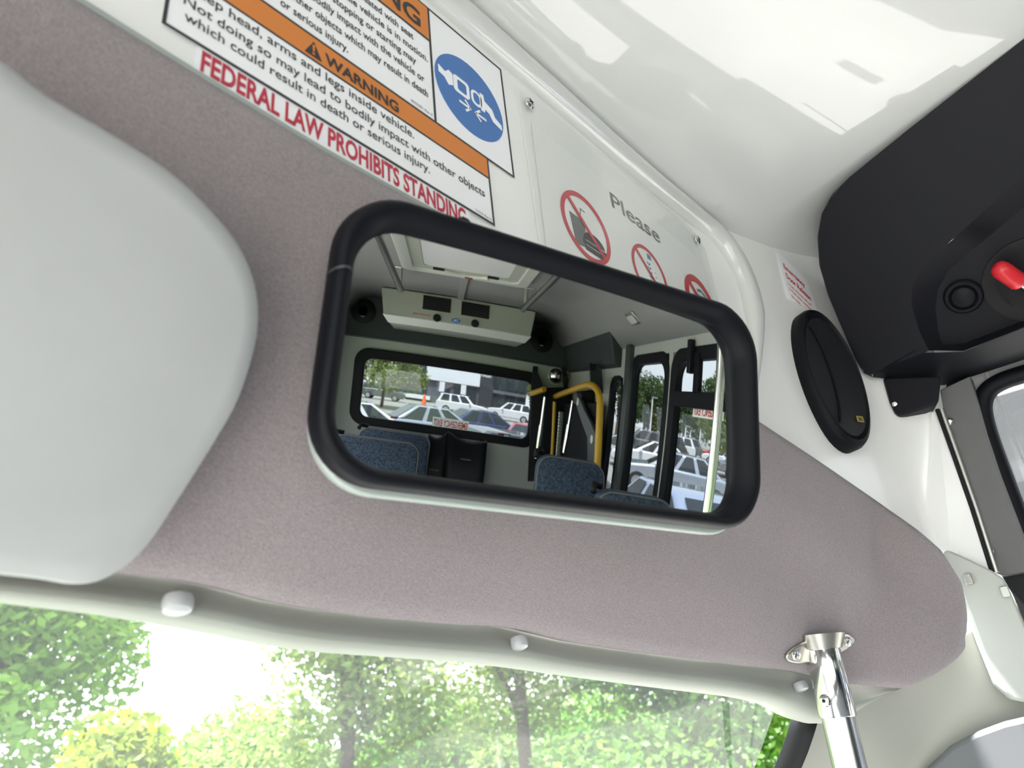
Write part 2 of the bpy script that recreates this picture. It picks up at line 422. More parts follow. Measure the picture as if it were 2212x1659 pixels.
# moulded lip round the sign recess
def wally(x):
    for (x0, y0), (x1, y1) in zip(plan, plan[1:]):
        if x0 <= x <= x1: return y0 + (y1-y0)*(x-x0)/(x1-x0)
    return plan[-1][1]
lip_px = [(1150, 170), (1232, 242), (1372, 365), (1500, 469), (1548, 510), (1582, 556), (1612, 620), (1628, 690), (1634, 770), (1632, 860)]
lip = smoothpath([Vector((-1.1, YF-0.004, 2.69)), Vector((-0.5, YF-0.004, 2.69)), Vector((0.0, YF-0.004, 2.69))] + [surf(a, b, lambda X: (wally(X) if X > 0.45 else YF)-0.004) for a, b in lip_px], 6)
tube('lip_moulding', lip, [0.021 if i < len(lip)-14 else 0.021*max(0.15, (len(lip)-1-i)/13) for i in range(len(lip))], 'gelcoat', wf, n=16)
# rear wall with its wide emergency window
RWIN = (-0.83, 0.79, 1.78, 2.34)
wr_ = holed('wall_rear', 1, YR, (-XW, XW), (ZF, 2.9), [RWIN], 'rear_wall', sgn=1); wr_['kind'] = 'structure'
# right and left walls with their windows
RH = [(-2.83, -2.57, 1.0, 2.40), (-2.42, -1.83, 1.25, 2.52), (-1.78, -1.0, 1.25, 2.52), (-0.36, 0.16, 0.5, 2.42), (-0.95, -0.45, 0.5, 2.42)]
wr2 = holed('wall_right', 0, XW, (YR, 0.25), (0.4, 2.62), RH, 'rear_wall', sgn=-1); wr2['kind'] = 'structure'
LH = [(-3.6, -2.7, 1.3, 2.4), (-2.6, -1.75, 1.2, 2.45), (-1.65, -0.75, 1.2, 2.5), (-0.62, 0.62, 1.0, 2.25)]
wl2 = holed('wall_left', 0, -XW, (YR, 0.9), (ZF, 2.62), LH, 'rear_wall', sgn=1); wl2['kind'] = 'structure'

# ------------------------------------------------------------------ windscreen, header trim, pillar
def yws(X): return 0.57 - 0.13*(max(0.0, X-0.1)/0.75)**2 - 0.05*(max(0.0, -X-0.3)/0.6)**2
def ypad(X): return yws(X) - 0.055
ws_edge = [(-260, 1270), (-120, 1296), (0, 1313), (200, 1337), (400, 1370), (600, 1408), (700, 1420), (850, 1429), (1000, 1439), (1120, 1453), (1250, 1471), (1400, 1490), (1600, 1514), (1680, 1532), (1712, 1552), (1750, 1570), (1790, 1574), (1830, 1562), (1870, 1535), (1905, 1507), (1935, 1488)]
pad_edge = [(-260, 1190), (-120, 1205), (0, 1216), (130, 1224), (260, 1236), (380, 1250), (480, 1268), (600, 1300), (700, 1318), (850, 1337), (1000, 1350), (1080, 1352), (1140, 1361), (1250, 1388), (1400, 1411), (1600, 1436), (1720, 1450), (1790, 1466), (1840, 1478), (1900, 1484), (1960, 1487)]
N = 90
we = resample([Vector((a, b, 0)) for a, b in ws_edge], N); pe = resample([Vector((a, b, 0)) for a, b in pad_edge], N)
rows = [[], [], [], [], [], []]
for i in range(N):
    a, b = pe[i], we[i]
    up = surf(a.x, a.y-14, lambda X: ypad(X)+0.02)
    rows[0].append(up)
    rows[1].append(surf(*(a.lerp(b, 0.02))[:2], lambda X: ypad(X)+0.035))
    rows[2].append(surf(*(a.lerp(b, 0.3))[:2], lambda X: ypad(X)+0.034))
    rows[3].append(surf(*(a.lerp(b, 0.6))[:2], lambda X: ypad(X)+0.012))
    e = surf(b.x, b.y, lambda X: yws(X)-0.008)
    rows[4].append(e); rows[5].append(e + Vector((0, 0.03, 0.012)))
tr = gridm('trim_1', rows, 'trim_plastic', flip=False, sub=1); tr['kind'] = 'structure'
tr['label'] = 'grey green plastic header trim along the top of the windscreen'
for (px, py, r) in ((384, 1312, 0.011), (1120, 1397, 0.0095), (1728, 1491, 0.0105)):
    p = surf(px, py-10, lambda X: ypad(X)+0.02)
    lathe('screw_cap', p+Vector((0, 0, 0.004)), Vector((-0.1, -0.25, -1)), [(r*0.92, 0), (r, 0.003), (r, 0.008), (r*0.9, 0.0105), (r*0.6, 0.012), (r*0.25, 0.0124)], 'cap_plastic', tr, n=20)
# windscreen glass
gx = [-0.98 + (0.83+0.98)*i/24 for i in range(25)]
rows = []
for k in range(7):
    t = k/6
    rows.append([Vector((x*(1+0.06*t), yws(x)+0.012 + 0.62*t, 2.03-0.9*t - 0.05*(1-t)*max(0, x-0.3))) for x in gx])
w1 = gridm('window_1', rows, 'glass_clear'); w1['kind'] = 'structure'; w1['label'] = 'wide windscreen glass looking out to green trees'
# black band along the right edge of the glass
band = []
for px, py in ((1716, 1552), (1706, 1585), (1694, 1620), (1678, 1659), (1650, 1720)):
    band.append((px, py))
def bp(px, py, k): return at(px, py, 0, 0.765 + (py-1552)*0.00035) + Vector((0.004*k, -0.004*k, 0))
V = [bp(px-6, py, 0) for px, py in band] + [bp(px+44-(py-1552)*0.0, py+6, 1) for px, py in band]
n = len(band); F = [(i, i+1, n+i+1, n+i) for i in range(n-1)]
fb = mesh('glass_edge_band', V, F, 'black_matte', w1, smooth=True); s = fb.modifiers.new('solid', 'SOLIDIFY'); s.thickness = 0.004
# moulded pillar trim on the right
cols = [
    [(1752, 1548, 0.79), (1744, 1592, 0.795), (1716, 1640, 0.80), (1690, 1690, 0.81), (1660, 1750, 0.82)],
    [(1850, 1500, 0.83), (1835, 1560, 0.835), (1810, 1620, 0.84), (1780, 1690, 0.85), (1750, 1750, 0.86)],
    [(1965, 1455, 0.90), (1945, 1530, 0.90), (1905, 1610, 0.905), (1870, 1690, 0.91), (1840, 1750, 0.92)],
    [(2065, 1390, 0.955), (2062, 1490, 0.955), (1995, 1590, 0.95), (1940, 1680, 0.95), (1900, 1750, 0.95)],
    [(2100, 1330, 0.985), (2130, 1470, 0.975), (2060, 1560, 0.96), (1985, 1660, 0.95), (1940, 1750, 0.95)],
    [(2130, 1290, 1.0), (2190, 1500, 0.99), (2110, 1570, 0.985), (2030, 1660, 0.985), (1985, 1750, 0.985)],
    [(2170, 1260, 1.02), (2240, 1515, 1.02), (2160, 1590, 1.02), (2090, 1665, 1.02), (2040, 1750, 1.02)],
    [(2260, 1240, 1.05), (2330, 1530, 1.04), (2260, 1610, 1.04), (2190, 1680, 1.04), (2140, 1760, 1.04)]]
rows = [[at(px, py, 0, X+0.05) for px, py, X in c] for c in cols]
p2 = gridm('trim_2', rows, 'pillar_plastic', sub=2, solid=0.01); p2['kind'] = 'structure'; p2['label'] = 'pale moulded pillar trim behind the grab pole'
gp_ = [(1960, 1720), (2000, 1659), (2050, 1612), (2105, 1582), (2165, 1560), (2230, 1545), (2330, 1530), (2330, 1740)]
t11 = prism('trim_11', [at(a, b, 0, 0.985) for a, b in gp_], (0.03, 0, 0), 'door_panel', None, bevel=0.008); t11['kind'] = 'structure'; t11['label'] = 'grey door panel corner at the lower right'
# dashboard
dsh = gridm('trim_3', [[Vector((x, y, z)) for x in (-1.05, -0.5, 0, 0.5, 0.95)] for y, z in ((0.62, 1.0), (0.66, 1.13), (0.85, 1.17), (1.28, 1.12))], 'dash_vinyl', solid=-0.02)
dsh['kind'] = 'structure'
mesh('trim_4', [(-XW, 0.9, ZF), (XW, 0.9, ZF), (XW, 0.75, 1.1), (-XW, 0.75, 1.1)], [(0, 1, 2, 3)], 'dash_vinyl')['kind'] = 'structure'

# ------------------------------------------------------------------ padded fabric header
N = 110; K = 22
top_px = [(-300, -297, 0), (-150, -200, 0), (0, -103, 0), (165, 0, 0), (430, 164, 0), (700, 326, 0), (1000, 493, 0), (1200, 622, 0), (1400, 752, 0), (1550, 851, 0), (1640, 911, 0), (1760, 990, 0), (1880, 1072, 0), (1985, 1146, 0.895), (2035, 1190, 0.92), (2066, 1240, 0.935), (2080, 1300, 0.942), (2084, 1350, 0.943), (2080, 1392, 0.94)]
bot_px = [(a, b, 0) for a, b in pad_edge[:-4]] + [(1790, 1466, 0.75), (1840, 1478, 0.785), (1900, 1484, 0.83), (1960, 1487, 0.868), (1995, 1470, 0.89), (2030, 1449, 0.91), (2055, 1430, 0.925), (2072, 1412, 0.935), (2080, 1392, 0.94)]
def p3(px, py, X, fn): return at(px, py, 0, X) if X else surf(px, py, fn)
def ytop(X): return wally(X)-0.012 if X > 0.4 else YF-0.012
tp = resample([p3(*p, ytop) for p in top_px], N); bq = resample([p3(*p, ypad) for p in bot_px], N)
rows = []
for i in range(N):
    T, B = tp[i], bq[i]
    L_ = (B-T).length; row = []
    for k in range(K):
        v = k/(K-1); p = T.lerp(B, v)
        bul = math.sin(PI*v)**0.75*min(0.035, 0.2*L_)
        wv = 0.005*math.exp(-((p.x-0.62)/0.18)**2)*math.sin(11*(v-0.6*p.x)+2.0)*math.sin(PI*v)
        dent = -0.020*math.exp(-((p.x-0.88)/0.05)**2-((v-0.38)/0.2)**2)
        o = Vector((-0.2 if p.x > 0.5 else -0.1, -1.0, -0.42)).normalized()
        row.append(p + o*(bul+wv+dent))
    rows.append([T + Vector((0.004, 0.03, 0.004))] + row + [B + Vector((0.004, 0.03, 0.006))])
PADROWS = rows
pad = gridm('header_pad', rows, 'fabric', flip=False)
tag(pad, 'long padded header panel in mauve grey fabric above the windscreen', 'header panel')
# pale edging board showing above the fabric
V = []; 
ed = resample([Vector((a, b, 0)) for a, b in ((-300, -297), (165, 0), (430, 164), (700, 326), (1000, 493), (1200, 622))], 40)
r0 = [surf(p.x, p.y+6, lambda X: YF-0.009) for p in ed]; r1 = [surf(p.x+2, p.y-15+9*min(1, i/30), lambda X: YF-0.0125) for i, p in enumerate(ed)]
eb = gridm('edging', [r0, r1, [p+Vector((0, 0.011, 0.002)) for p in r1]], 'back_plate', pad)

# ------------------------------------------------------------------ sun visor
vis_px = [(-420, -140), (-200, 10), (0, 136), (100, 212), (250, 300), (350, 364), (420, 424), (480, 490), (520, 548), (545, 612), (553, 680), (545, 750), (510, 860), (460, 950), (410, 1030), (370, 1092), (335, 1146), (300, 1190), (258, 1226), (205, 1252), (150, 1258), (80, 1247), (0, 1238), (-200, 1215), (-420, 1190)]
VA = surf(350, 364, lambda X: YF-0.045); VB = surf(200, 1252, lambda X: ypad(X)-0.045); VC = VA + Vector((1, 0, 0))
vn = (VB-VA).cross(VC-VA).normalized()
if vn.y > 0: vn = -vn
vo = smoothpath([onplane(px, py, VA, vn) for px, py in vis_px], 4)
cen = sum(vo, Vector())/len(vo)
rings = []
for sc, d in ((0.965, -0.014), (0.985, -0.010), (0.997, -0.004), (1.0, 0.003), (0.994, 0.009), (0.97, 0.013)):
    # shrink along local outline normal for an even roll
    rg = []
    for i, p in enumerate(vo):
        t = (vo[(i+1) % len(vo)]-vo[i-1]).normalized(); nn = t.cross(vn)
        if nn.dot(cen-p) < 0: nn = -nn
        rg.append(p + nn*((1-sc)*0.5) + vn*d*(-1)*-1)
    rings.append(rg)
n = len(vo); V = [p for r in rings for p in r]; F = []
for i in range(len(rings)-1):
    for j in range(n): F.append((i*n+j, i*n+(j+1) % n, (i+1)*n+(j+1) % n, (i+1)*n+j))
F += [tuple(range(n))[::-1], tuple(range((len(rings)-1)*n, len(rings)*n))]
vis = empty('sun_visor', cen, 'light grey vinyl sun visor folded up at left of the mirror', 'sun visor')
mesh('visor_body', V, F, 'visor_vinyl', vis, smooth=True, autosm=60)
hinge = onplane(-420, 500, VA, vn)
tube('hinge_rod', [onplane(-420, 300, VA, vn)+vn*-0.0, onplane(-470, 100, VA, vn), onplane(-480, 60, VA, vn)-vn*0.04], 0.006, 'black_plastic', vis)

# ------------------------------------------------------------------ interior mirror (convex, rubber rimmed)
mx = (Vector((0.94446551, -0.32455813, -0.05144822))); mx = (mx - MN*mx.dot(MN)).normalized(); my = MN.cross(mx)
mir = empty('interior_mirror', MC, 'wide convex interior mirror with thick black rubber rim', 'mirror')
ou = rrect(0.440, 0.226, 0.052, 10, 0.036, 0.005); inn = rrect(0.396, 0.188, 0.040, 10, 0.0325, 0.001)
def sag(u, v):
    return -(MRAD-math.sqrt(MRAD*MRAD-u*u-v*v))
def mp(u, v, h=0.0): return MC + mx*u + my*v + MN*(sag(u, v)+h)
# reflective plate: dense spherical cap
gl = []
nu, nv = 64, 32
rows = [[mp(-0.176+0.418*j/nu, -0.106+0.212*i/nv) for j in range(nu+1)] for i in range(nv+1)]
# trimmed to the rim by the rubber; corners fall inside the rim
def inside(u, v):
    a, b = abs(u-0.036)-(0.22-0.052), abs(v-0.005)-(0.113-0.052)
    return not (a > 0 and b > 0 and math.hypot(a, b) > 0.045)
Vm = [p for r in rows for p in r]; Fm = []
for i in range(nv):
    for j in range(nu):
        u, v = -0.176+0.418*(j+0.5)/nu, -0.106+0.212*(i+0.5)/nv
        if inside(u, v): Fm.append((i*(nu+1)+j, i*(nu+1)+j+1, (i+1)*(nu+1)+j+1, (i+1)*(nu+1)+j))
mg = mesh('mirror_glass', Vm, Fm, 'mirror_silver', mir, smooth=True)
# exact sphere normals keep the reflection free of facets
try:
    me = mg.data; me.normals_split_custom_set_from_vertices([tuple((v.co-MO).normalized()) for v in me.vertices])
except Exception as ex: print('normals', ex)
# rubber rim: D-shaped section swept round
secs = []
n = len(ou)
prof = [(0.06, -0.006), (0.0, 0.002), (0.10, 0.013), (0.35, 0.0195), (0.6, 0.0175), (0.82, 0.011), (0.96, 0.004), (1.0, 0.0005), (0.9, -0.006), (0.3, -0.008)]
V = []; F = []
for i in range(n):
    a, b = ou[i], inn[i]
    for t, h in prof:
        u, v = a[0]+(b[0]-a[0])*t, a[1]+(b[1]-a[1])*t; V.append(mp(u, v, h))
k = len(prof)
for i in range(n):
    for j in range(k):
        F.append((i*k+j, ((i+1) % n)*k+j, ((i+1) % n)*k+(j+1) % k, i*k+(j+1) % k))
mesh('rubber_rim', V, F, 'black_rubber', mir, smooth=True)
# the joint of the rim on the left side
jv = 0.047
V = []; prof2 = [(-0.035, 0.004), (0.10, 0.0147), (0.35, 0.0202), (0.6, 0.0182), (0.82, 0.0117), (0.97, 0.0045)]
for dv in (-0.0012, 0.0012):
    for t, h in prof2: V.append(mp(-0.184+(0.0185)*t, jv+dv+0.004*(t-0.5), h+0.0002))
F = [(i, i+1, 6+i+1, 6+i) for i in range(5)]
mesh('rim_joint', V, F, 'lift_gray', mir, smooth=True)
# pale metal backing shell behind the rim
bo = rrect(0.436, 0.226, 0.052, 10, 0.039, 0.001)
ringprism('backing_rim', [mp(u, v, -0.009) for u, v in bo], [mp(u, v, -0.009) for u, v in rrect(0.40, 0.19, 0.04, 10, 0.036, 0.003)], MN*-0.008, 'back_plate', mir, bevel=0.002)
prism('backing_plate', [mp(u, v, -0.017) for u, v in bo], MN*-0.003, 'back_plate', mir)
tube('mount_arm', [mp(0.03, 0.0, -0.02), mp(0.03, 0.03, -0.06), mp(0.03, 0.05, -0.13)], 0.011, 'black_plastic', mir)
prism('mount_tab', [mp(u, v, -0.02) for u, v in ((-0.086, 0.108), (-0.068, 0.108), (-0.069, 0.124), (-0.073, 0.1275), (-0.080, 0.1275), (-0.085, 0.123))], MN*0.016, 'black_plastic', mir, bevel=0.002)

# ------------------------------------------------------------------ grab pole
from mathutils.bvhtree import BVHTree
_nc = len(PADROWS[0]); _V = [p for r in PADROWS for p in r]
_F = [(i*_nc+j, i*_nc+j+1, (i+1)*_nc+j+1, (i+1)*_nc+j) for i in range(len(PADROWS)-1) for j in range(_nc-1)]
PADT = BVHTree.FromPolygons(_V, _F)
def onpad(px, py):
    d = ray(px, py); h = PADT.ray_cast(CAM, d); return h[0] if h[0] is not None else at(px, py, 0, 0.7)
pb = onpad(1775, 1395); PX = pb.x-0.012
pole = empty('grab_pole', pb, 'silver steel grab pole bolted to the right end of the fabric header', 'grab pole')
pa = at(1779, 1412, 0, PX); pbm = at(1841, 1680, 0, PX); ax = (pbm-pa).normalized()
foot = pa + ax*1.15
r = 0.0245
tube('tube', [pa+ax*0.055, foot], r*0.93, 'steel_tube', pole, n=28)
tube('sleeve', [pa-ax*0.018, pa-ax*0.012, pa+ax*0.083, pa+ax*0.0845], [r*0.9, r, r*1.04, r*0.98], 'chrome', pole, n=28)
fn = Vector((-0.28, -0.62, -0.72)).normalized()
fa, fb_, fc = onpad(1690, 1424), onpad(1838, 1386), onpad(1768, 1398)
fn = (fb_-fa).cross(onpad(1770, 1370)-fa).normalized()
if fn.dot(CAM-fc) < 0: fn = -fn
fc = fc+fn*0.003
lx = fb_-fa; FL = lx.length*0.5; lx = (lx-fn*lx.dot(fn)).normalized(); ly = fn.cross(lx)
fl = []
for i in range(36):
    a = 2*PI*i/36; c_, s_ = math.cos(a), math.sin(a)
    fl.append(fc + lx*(FL*math.copysign(abs(c_)**0.8, c_)) + ly*(FL*0.23*math.copysign(abs(s_)**1.1, s_)))
prism('flange', [p+fn*-0.004 for p in fl], fn*0.008, 'cast_zinc', pole, bevel=0.0025)
tube('collar', [pa-ax*0.026, pa-ax*0.014, pa-ax*0.006], [r*1.5, r*1.28, r*1.12], 'cast_zinc', pole, n=28)
for sgn in (-1, 1):
    lathe('screw', fc+lx*(FL*0.76*sgn)+fn*0.003, fn, [(0.0075, 0), (0.0075, 0.002), (0.006, 0.0045), (0.002, 0.0055)], 'chrome', pole, n=16)
sd = (CAM-pa).normalized(); sd = (sd-ax*sd.dot(ax)).normalized(); sd = (sd*0.8 - RV*0.62).normalized(); sd = (sd-ax*sd.dot(ax)).normalized()
lathe('set_screw', pa+ax*0.062+sd*r*0.98, sd, [(0.0085, 0), (0.0085, 0.002), (0.007, 0.004), (0.003, 0.0048)], 'chrome', pole, n=16)
lathe('screw_recess', pa+ax*0.062+sd*(r+0.0052), sd, [(0.0026, -0.002), (0.0026, 0.0002)], 'black_matte', pole, n=6)

# ------------------------------------------------------------------ decals on the sign wall
YS = YF - 0.0012
d1 = empty('warning_decal', (-0.16, YS, 2.568), 'upper orange warning decal with blue seat belt circle on the front wall', 'decal')
flat('sheet', rect(-0.46, 2.4805, 0.086, 2.657), YS, 'sticker_white', d1)
YI = YS - 0.0005
flat('border', rect(-0.46, 2.4785, 0.087, 2.4805), YI, 'ink_black', d1); flat('border', rect(-0.46, 2.6555, 0.087, 2.658), YI, 'ink_black', d1)
flat('border', rect(0.0845, 2.4805, 0.087, 2.6555), YI, 'ink_black', d1); flat('divider', rect(-0.0415, 2.4805, -0.0385, 2.6555), YI, 'ink_black', d1)
flat('divider', rect(-0.2465, 2.4805, -0.2435, 2.60), YI, 'ink_black', d1)
flat('orange_band', rect(-0.46, 2.602, -0.0415, 2.6555), YI, 'ink_orange', d1); flat('divider', rect(-0.46, 2.6, -0.0415, 2.6025), YI-0.0003, 'ink_black', d1)
text('lettering', 'WARNING', d1, 'ink_black', (-0.054, YI-0.0004, 2.6115), EX, EZ, width=0.19, height=0.0275, bold=0.022, anchor='r')
W1 = 0.0043
for s_, xe, z in (('seated with seat', -0.066, 2.582), ('while vehicle is in motion.', -0.046, 2.5635), ('stopping or starting may', -0.064, 2.5455), ('bodily impact with the vehicle or', -0.053, 2.527), ('other objects which may result in death', -0.049, 2.508)):
    text('lettering', s_, d1, 'ink_black', (xe, YI, z), EX, EZ, width=W1*len(s_)*(1.04 if len(s_) < 30 else 1.0), height=0.0105, bold=0.012, anchor='r')
text('lettering', 'or serious injury.', d1, 'ink_black', (-0.226, YI, 2.4895), EX, EZ, width=0.073, height=0.0105, bold=0.012)
text('lettering', '0035331 Rev E', d1, 'ink_black', (-0.044, YI, 2.4845), EX, EZ, width=0.03, height=0.0036, anchor='r')
flat('blue_disc', disc2(0.0205, 2.5585, 0.0565), YI, 'ink_blue', d1)
YW = YI-0.0004
def strip(name, pts, w, m, parent, y=YW):
    P = [Vector((a, 0, b)) for a, b in pts]; L = []; R_ = []
    for i, p in enumerate(P):
        t = (P[min(i+1, len(P)-1)]-P[max(i-1, 0)]).normalized(); nn = Vector((-t.z, 0, t.x))*(w/2); L.append(p+nn); R_.append(p-nn)
    return gridm(name, [[Vector((p.x, y, p.z)) for p in L], [Vector((p.x, y, p.z)) for p in R_]], m, parent, smooth=False)
# seat belt buckle pictogram: webbing, tongue plate, buckle, two arrows
flat('pictogram_belt', [(-0.030, 2.563), (-0.030, 2.574), (-0.020, 2.570), (-0.014, 2.577), (-0.008, 2.575), (-0.008, 2.557), (-0.015, 2.553), (-0.021, 2.561)], YW, 'sticker_white', d1)
o_ = [Vector((a, YW, b)) for a, b in rrect(0.026, 0.026, 0.005, 3, 0.006, 2.565)]; i_ = [Vector((a, YW, b)) for a, b in rrect(0.015, 0.017, 0.003, 3, 0.007, 2.565)]
ringprism('pictogram_tongue', o_, i_, (0, 0.0003, 0), 'sticker_white', d1)
o_ = [Vector((a, YW, b)) for a, b in rrect(0.018, 0.024, 0.008, 4, 0.031, 2.565)]; i_ = [Vector((a, YW, b)) for a, b in rrect(0.011, 0.017, 0.005, 4, 0.031, 2.565)]
ringprism('pictogram_buckle', o_, i_, (0, 0.0003, 0), 'sticker_white', d1)
flat('pictogram_buckle_body', [(0.038, 2.552), (0.038, 2.580), (0.044, 2.580), (0.045, 2.571), (0.058, 2.566), (0.062, 2.556), (0.073, 2.551), (0.073, 2.543), (0.058, 2.547), (0.052, 2.556), (0.045, 2.558), (0.044, 2.552)], YW, 'sticker_white', d1)
strip('arrow', [(0.0, 2.5395), (0.018, 2.5395)], 0.0035, 'sticker_white', d1)
strip('arrow', [(0.010, 2.548), (0.0185, 2.5395), (0.010, 2.531)], 0.0035, 'sticker_white', d1)
strip('arrow', [(0.027, 2.5395), (0.045, 2.5395)], 0.0035, 'sticker_white', d1)
strip('arrow', [(0.035, 2.548), (0.0265, 2.5395), (0.035, 2.531)], 0.0035, 'sticker_white', d1)

YS2 = YS-0.0007; YI2 = YS2-0.0005
d2 = empty('warning_decal', (-0.14, YS2, 2.43), 'lower warning decal about keeping head, arms and legs inside vehicle', 'decal')
flat('sheet', rect(-0.319, 2.383, 0.040, 2.4795), YS2, 'sticker_white', d2)
for rc in (rect(-0.319, 2.383, 0.040, 2.386), rect(-0.319, 2.4765, 0.040, 2.4795), rect(-0.319, 2.386, -0.316, 2.4765), rect(0.0375, 2.386, 0.040, 2.4765)):
    flat('border', rc, YI2, 'ink_black', d2)
flat('orange_band', rect(-0.316, 2.4495, 0.0375, 2.4765), YI2, 'ink_orange', d2); flat('divider', rect(-0.316, 2.4475, 0.0375, 2.4495), YI2, 'ink_black', d2)
text('lettering', 'WARNING', d2, 'ink_black', (-0.1795, YI2-0.0004, 2.4542), EX, EZ, width=0.087, height=0.0135, bold=0.03)
flat('alert_triangle', [(-0.2005, 2.4525), (-0.1825, 2.4525), (-0.1915, 2.4715)], YI2-0.0003, 'ink_black', d2)
flat('alert_mark', [(-0.1922, 2.4585), (-0.1908, 2.4585), (-0.1902, 2.4665), (-0.1928, 2.4665)], YI2-0.0007, 'ink_orange', d2); flat('alert_mark', rect(-0.1926, 2.4546, -0.1904, 2.4568), YI2-0.0007, 'ink_orange', d2)
text('lettering', 'Keep head, arms and legs inside vehicle.', d2, 'ink_black', (-0.305, YI2, 2.4335), EX, EZ, width=0.232, height=0.0108, bold=0.006)
text('lettering', 'Not doing so may lead to bodily impact with other objects', d2, 'ink_black', (-0.306, YI2, 2.4162), EX, EZ, width=0.334, height=0.0108, bold=0.006)
text('lettering', 'which could result in death or serious injury.', d2, 'ink_black', (-0.304, YI2, 2.400), EX, EZ, width=0.25, height=0.0108, bold=0.006)
text('lettering', '71759 Rev C', d2, 'ink_black', (0.036, YI2, 2.3878), EX, EZ, width=0.026, height=0.0032, anchor='r')
d3 = empty('lettered_strip', (-0.14, YS, 2.37), 'clear strip with red capitals below the warning decals', 'decal')
flat('strip', rect(-0.292, 2.355, 0.002, 2.387), YS, 'sticker_white', d3)
text('lettering', 'FEDERAL LAW PROHIBITS STANDING', d3, 'ink_red', (-0.2875, YS-0.0004, 2.3605), EX, EZ, width=0.2825, height=0.0215, bold=0.03)

# ------------------------------------------------------------------ framed notice sheet
YN = YF-0.003
nt_ = empty('notice_sheet', (0.38, YN, 2.52), 'white notice sheet reading Please under a screwed clear cover', 'notice')
pr_ = [(0.1345, 2.40), (0.1345, 2.5985)]
po = [(0.131, 2.385), (0.137, 2.600), (0.545, 2.600)] + [(0.545+0.075*math.sin(a), 2.525+0.075*math.cos(a)) for a in [PI/2*i/8 for i in range(1, 9)]] + [(0.622, 2.385)]
flat('paper', po, YN, 'paper', nt_)
YP = YN-0.0005
text('lettering', 'Please', nt_, 'ink_gray', (0.311, YP, 2.557), EX, EZ, width=0.137, height=0.029, bold=0.012)
def nosign(cx, cz, r, w, red):
    ring2('red_ring', cx, cz, r, r-w, YP-0.0006, red, nt_)
    a = 0.7071*(r-w*0.5)
    return [(cx-a, cz+a), (cx+a, cz-a)], w
# no food or drink
flat('pictogram_cup', [(0.193, 2.486), (0.226, 2.484), (0.221, 2.441), (0.198, 2.437)], YP, 'ink_gray', nt_)
strip('pictogram_straw', [(0.216, 2.484), (0.222, 2.505), (0.231, 2.503)], 0.002, 'ink_gray', nt_, YP)
bun = [(0.217+0.0245*(1+math.cos(PI-PI*i/10))*1.0, 2.4555+0.016*math.sin(PI*i/10)) for i in range(11)]
flat('pictogram_bun', bun, YP-0.0003, 'ink_black', nt_)
flat('pictogram_patty', rect(0.215, 2.4475, 0.268, 2.4535), YP-0.0003, 'ink_black', nt_)
flat('pictogram_bun_base', [(0.217, 2.4455), (0.266, 2.4455), (0.264, 2.4375), (0.219, 2.4375)], YP-0.0003, 'ink_black', nt_)
(a_, b_), w_ = nosign(0.228, 2.4765, 0.0545, 0.0075, 'ink_red2'); strip('red_bar', [a_, b_], 0.0075, 'ink_red2', nt_, YP-0.0007)
# no bottle
flat('pictogram_bottle_cap', rect(0.391, 2.503, 0.401, 2.512), YP, 'ink_teal', nt_)
flat('pictogram_bottle', [(0.391, 2.500), (0.401, 2.500), (0.407, 2.487), (0.405, 2.475), (0.407, 2.463), (0.405, 2.44), (0.387, 2.44), (0.385, 2.463), (0.387, 2.475), (0.385, 2.487)], YP+0.0001, 'sticker_white', nt_)
for z in (2.494, 2.486, 2.478, 2.470, 2.462, 2.454): strip('pictogram_bottle_line', [(0.385, z), (0.391, z-0.003), (0.394, z+0.001)], 0.0028, 'ink_teal', nt_, YP-0.0002)
for z in (2.482, 2.474, 2.466, 2.458): strip('pictogram_bottle_mark', [(0.402, z), (0.407, z)], 0.0013, 'ink_teal', nt_, YP-0.0002)
(a_, b_), w_ = nosign(0.388, 2.474, 0.0485, 0.006, 'ink_red2'); strip('red_bar', [a_, b_], 0.006, 'ink_red2', nt_, YP-0.0007)
# third round sign: heart and blue note
flat('pictogram_heart', [(0.556, 2.476), (0.570, 2.492), (0.573, 2.500), (0.569, 2.506), (0.563, 2.506), (0.558, 2.501), (0.552, 2.505), (0.546, 2.504), (0.543, 2.498), (0.545, 2.490)], YP, 'ink_red2', nt_)
strip('pictogram_ribbon', [(0.548, 2.512), (0.562, 2.516), (0.574, 2.511), (0.582, 2.500), (0.588, 2.49), (0.597, 2.487)], 0.006, 'ink_teal', nt_, YP-0.0002)
(a_, b_), w_ = nosign(0.553, 2.489, 0.052, 0.013, 'ink_red2'); strip('red_bar', [a_, b_], 0.010, 'ink_red2', nt_, YP-0.0007)
co = [(0.116, 2.385), (0.113, 2.648), (0.56, 2.655)] + [(0.56+0.09*math.sin(a), 2.565+0.09*math.cos(a)) for a in [PI/2*i/8 for i in range(1, 9)]] + [(0.652, 2.385)]
mesh('clear_cover', [Vector((a, YP-0.0026, b)) for a, b in co], [tuple(range(len(co)))], 'glass_acrylic', nt_)
flat('sheet_backing', [(a*0.985+0.006, b) for a, b in co], YF-0.0012, 'gelcoat_wall', nt_)
for x, z in ((0.1335, 2.629), (0.598, 2.637)):
    sc_ = lathe('screw', (x, YP-0.0026, z), (0, -1, 0), [(0.0085, 0), (0.0085, 0.0012), (0.0068, 0.003), (0.003, 0.0037)], 'chrome', nt_, n=20)
    for a in (0.5, 0.5+PI/2):
        V, F = boxv((x, YP-0.0064, z), (0.0085, 0.0006, 0.0016), (Vector((math.cos(a), 0, math.sin(a))), Vector((0, 1, 0)), Vector((-math.sin(a), 0, math.cos(a)))))
        mesh('screw_slot', V, F, 'black_matte', sc_)

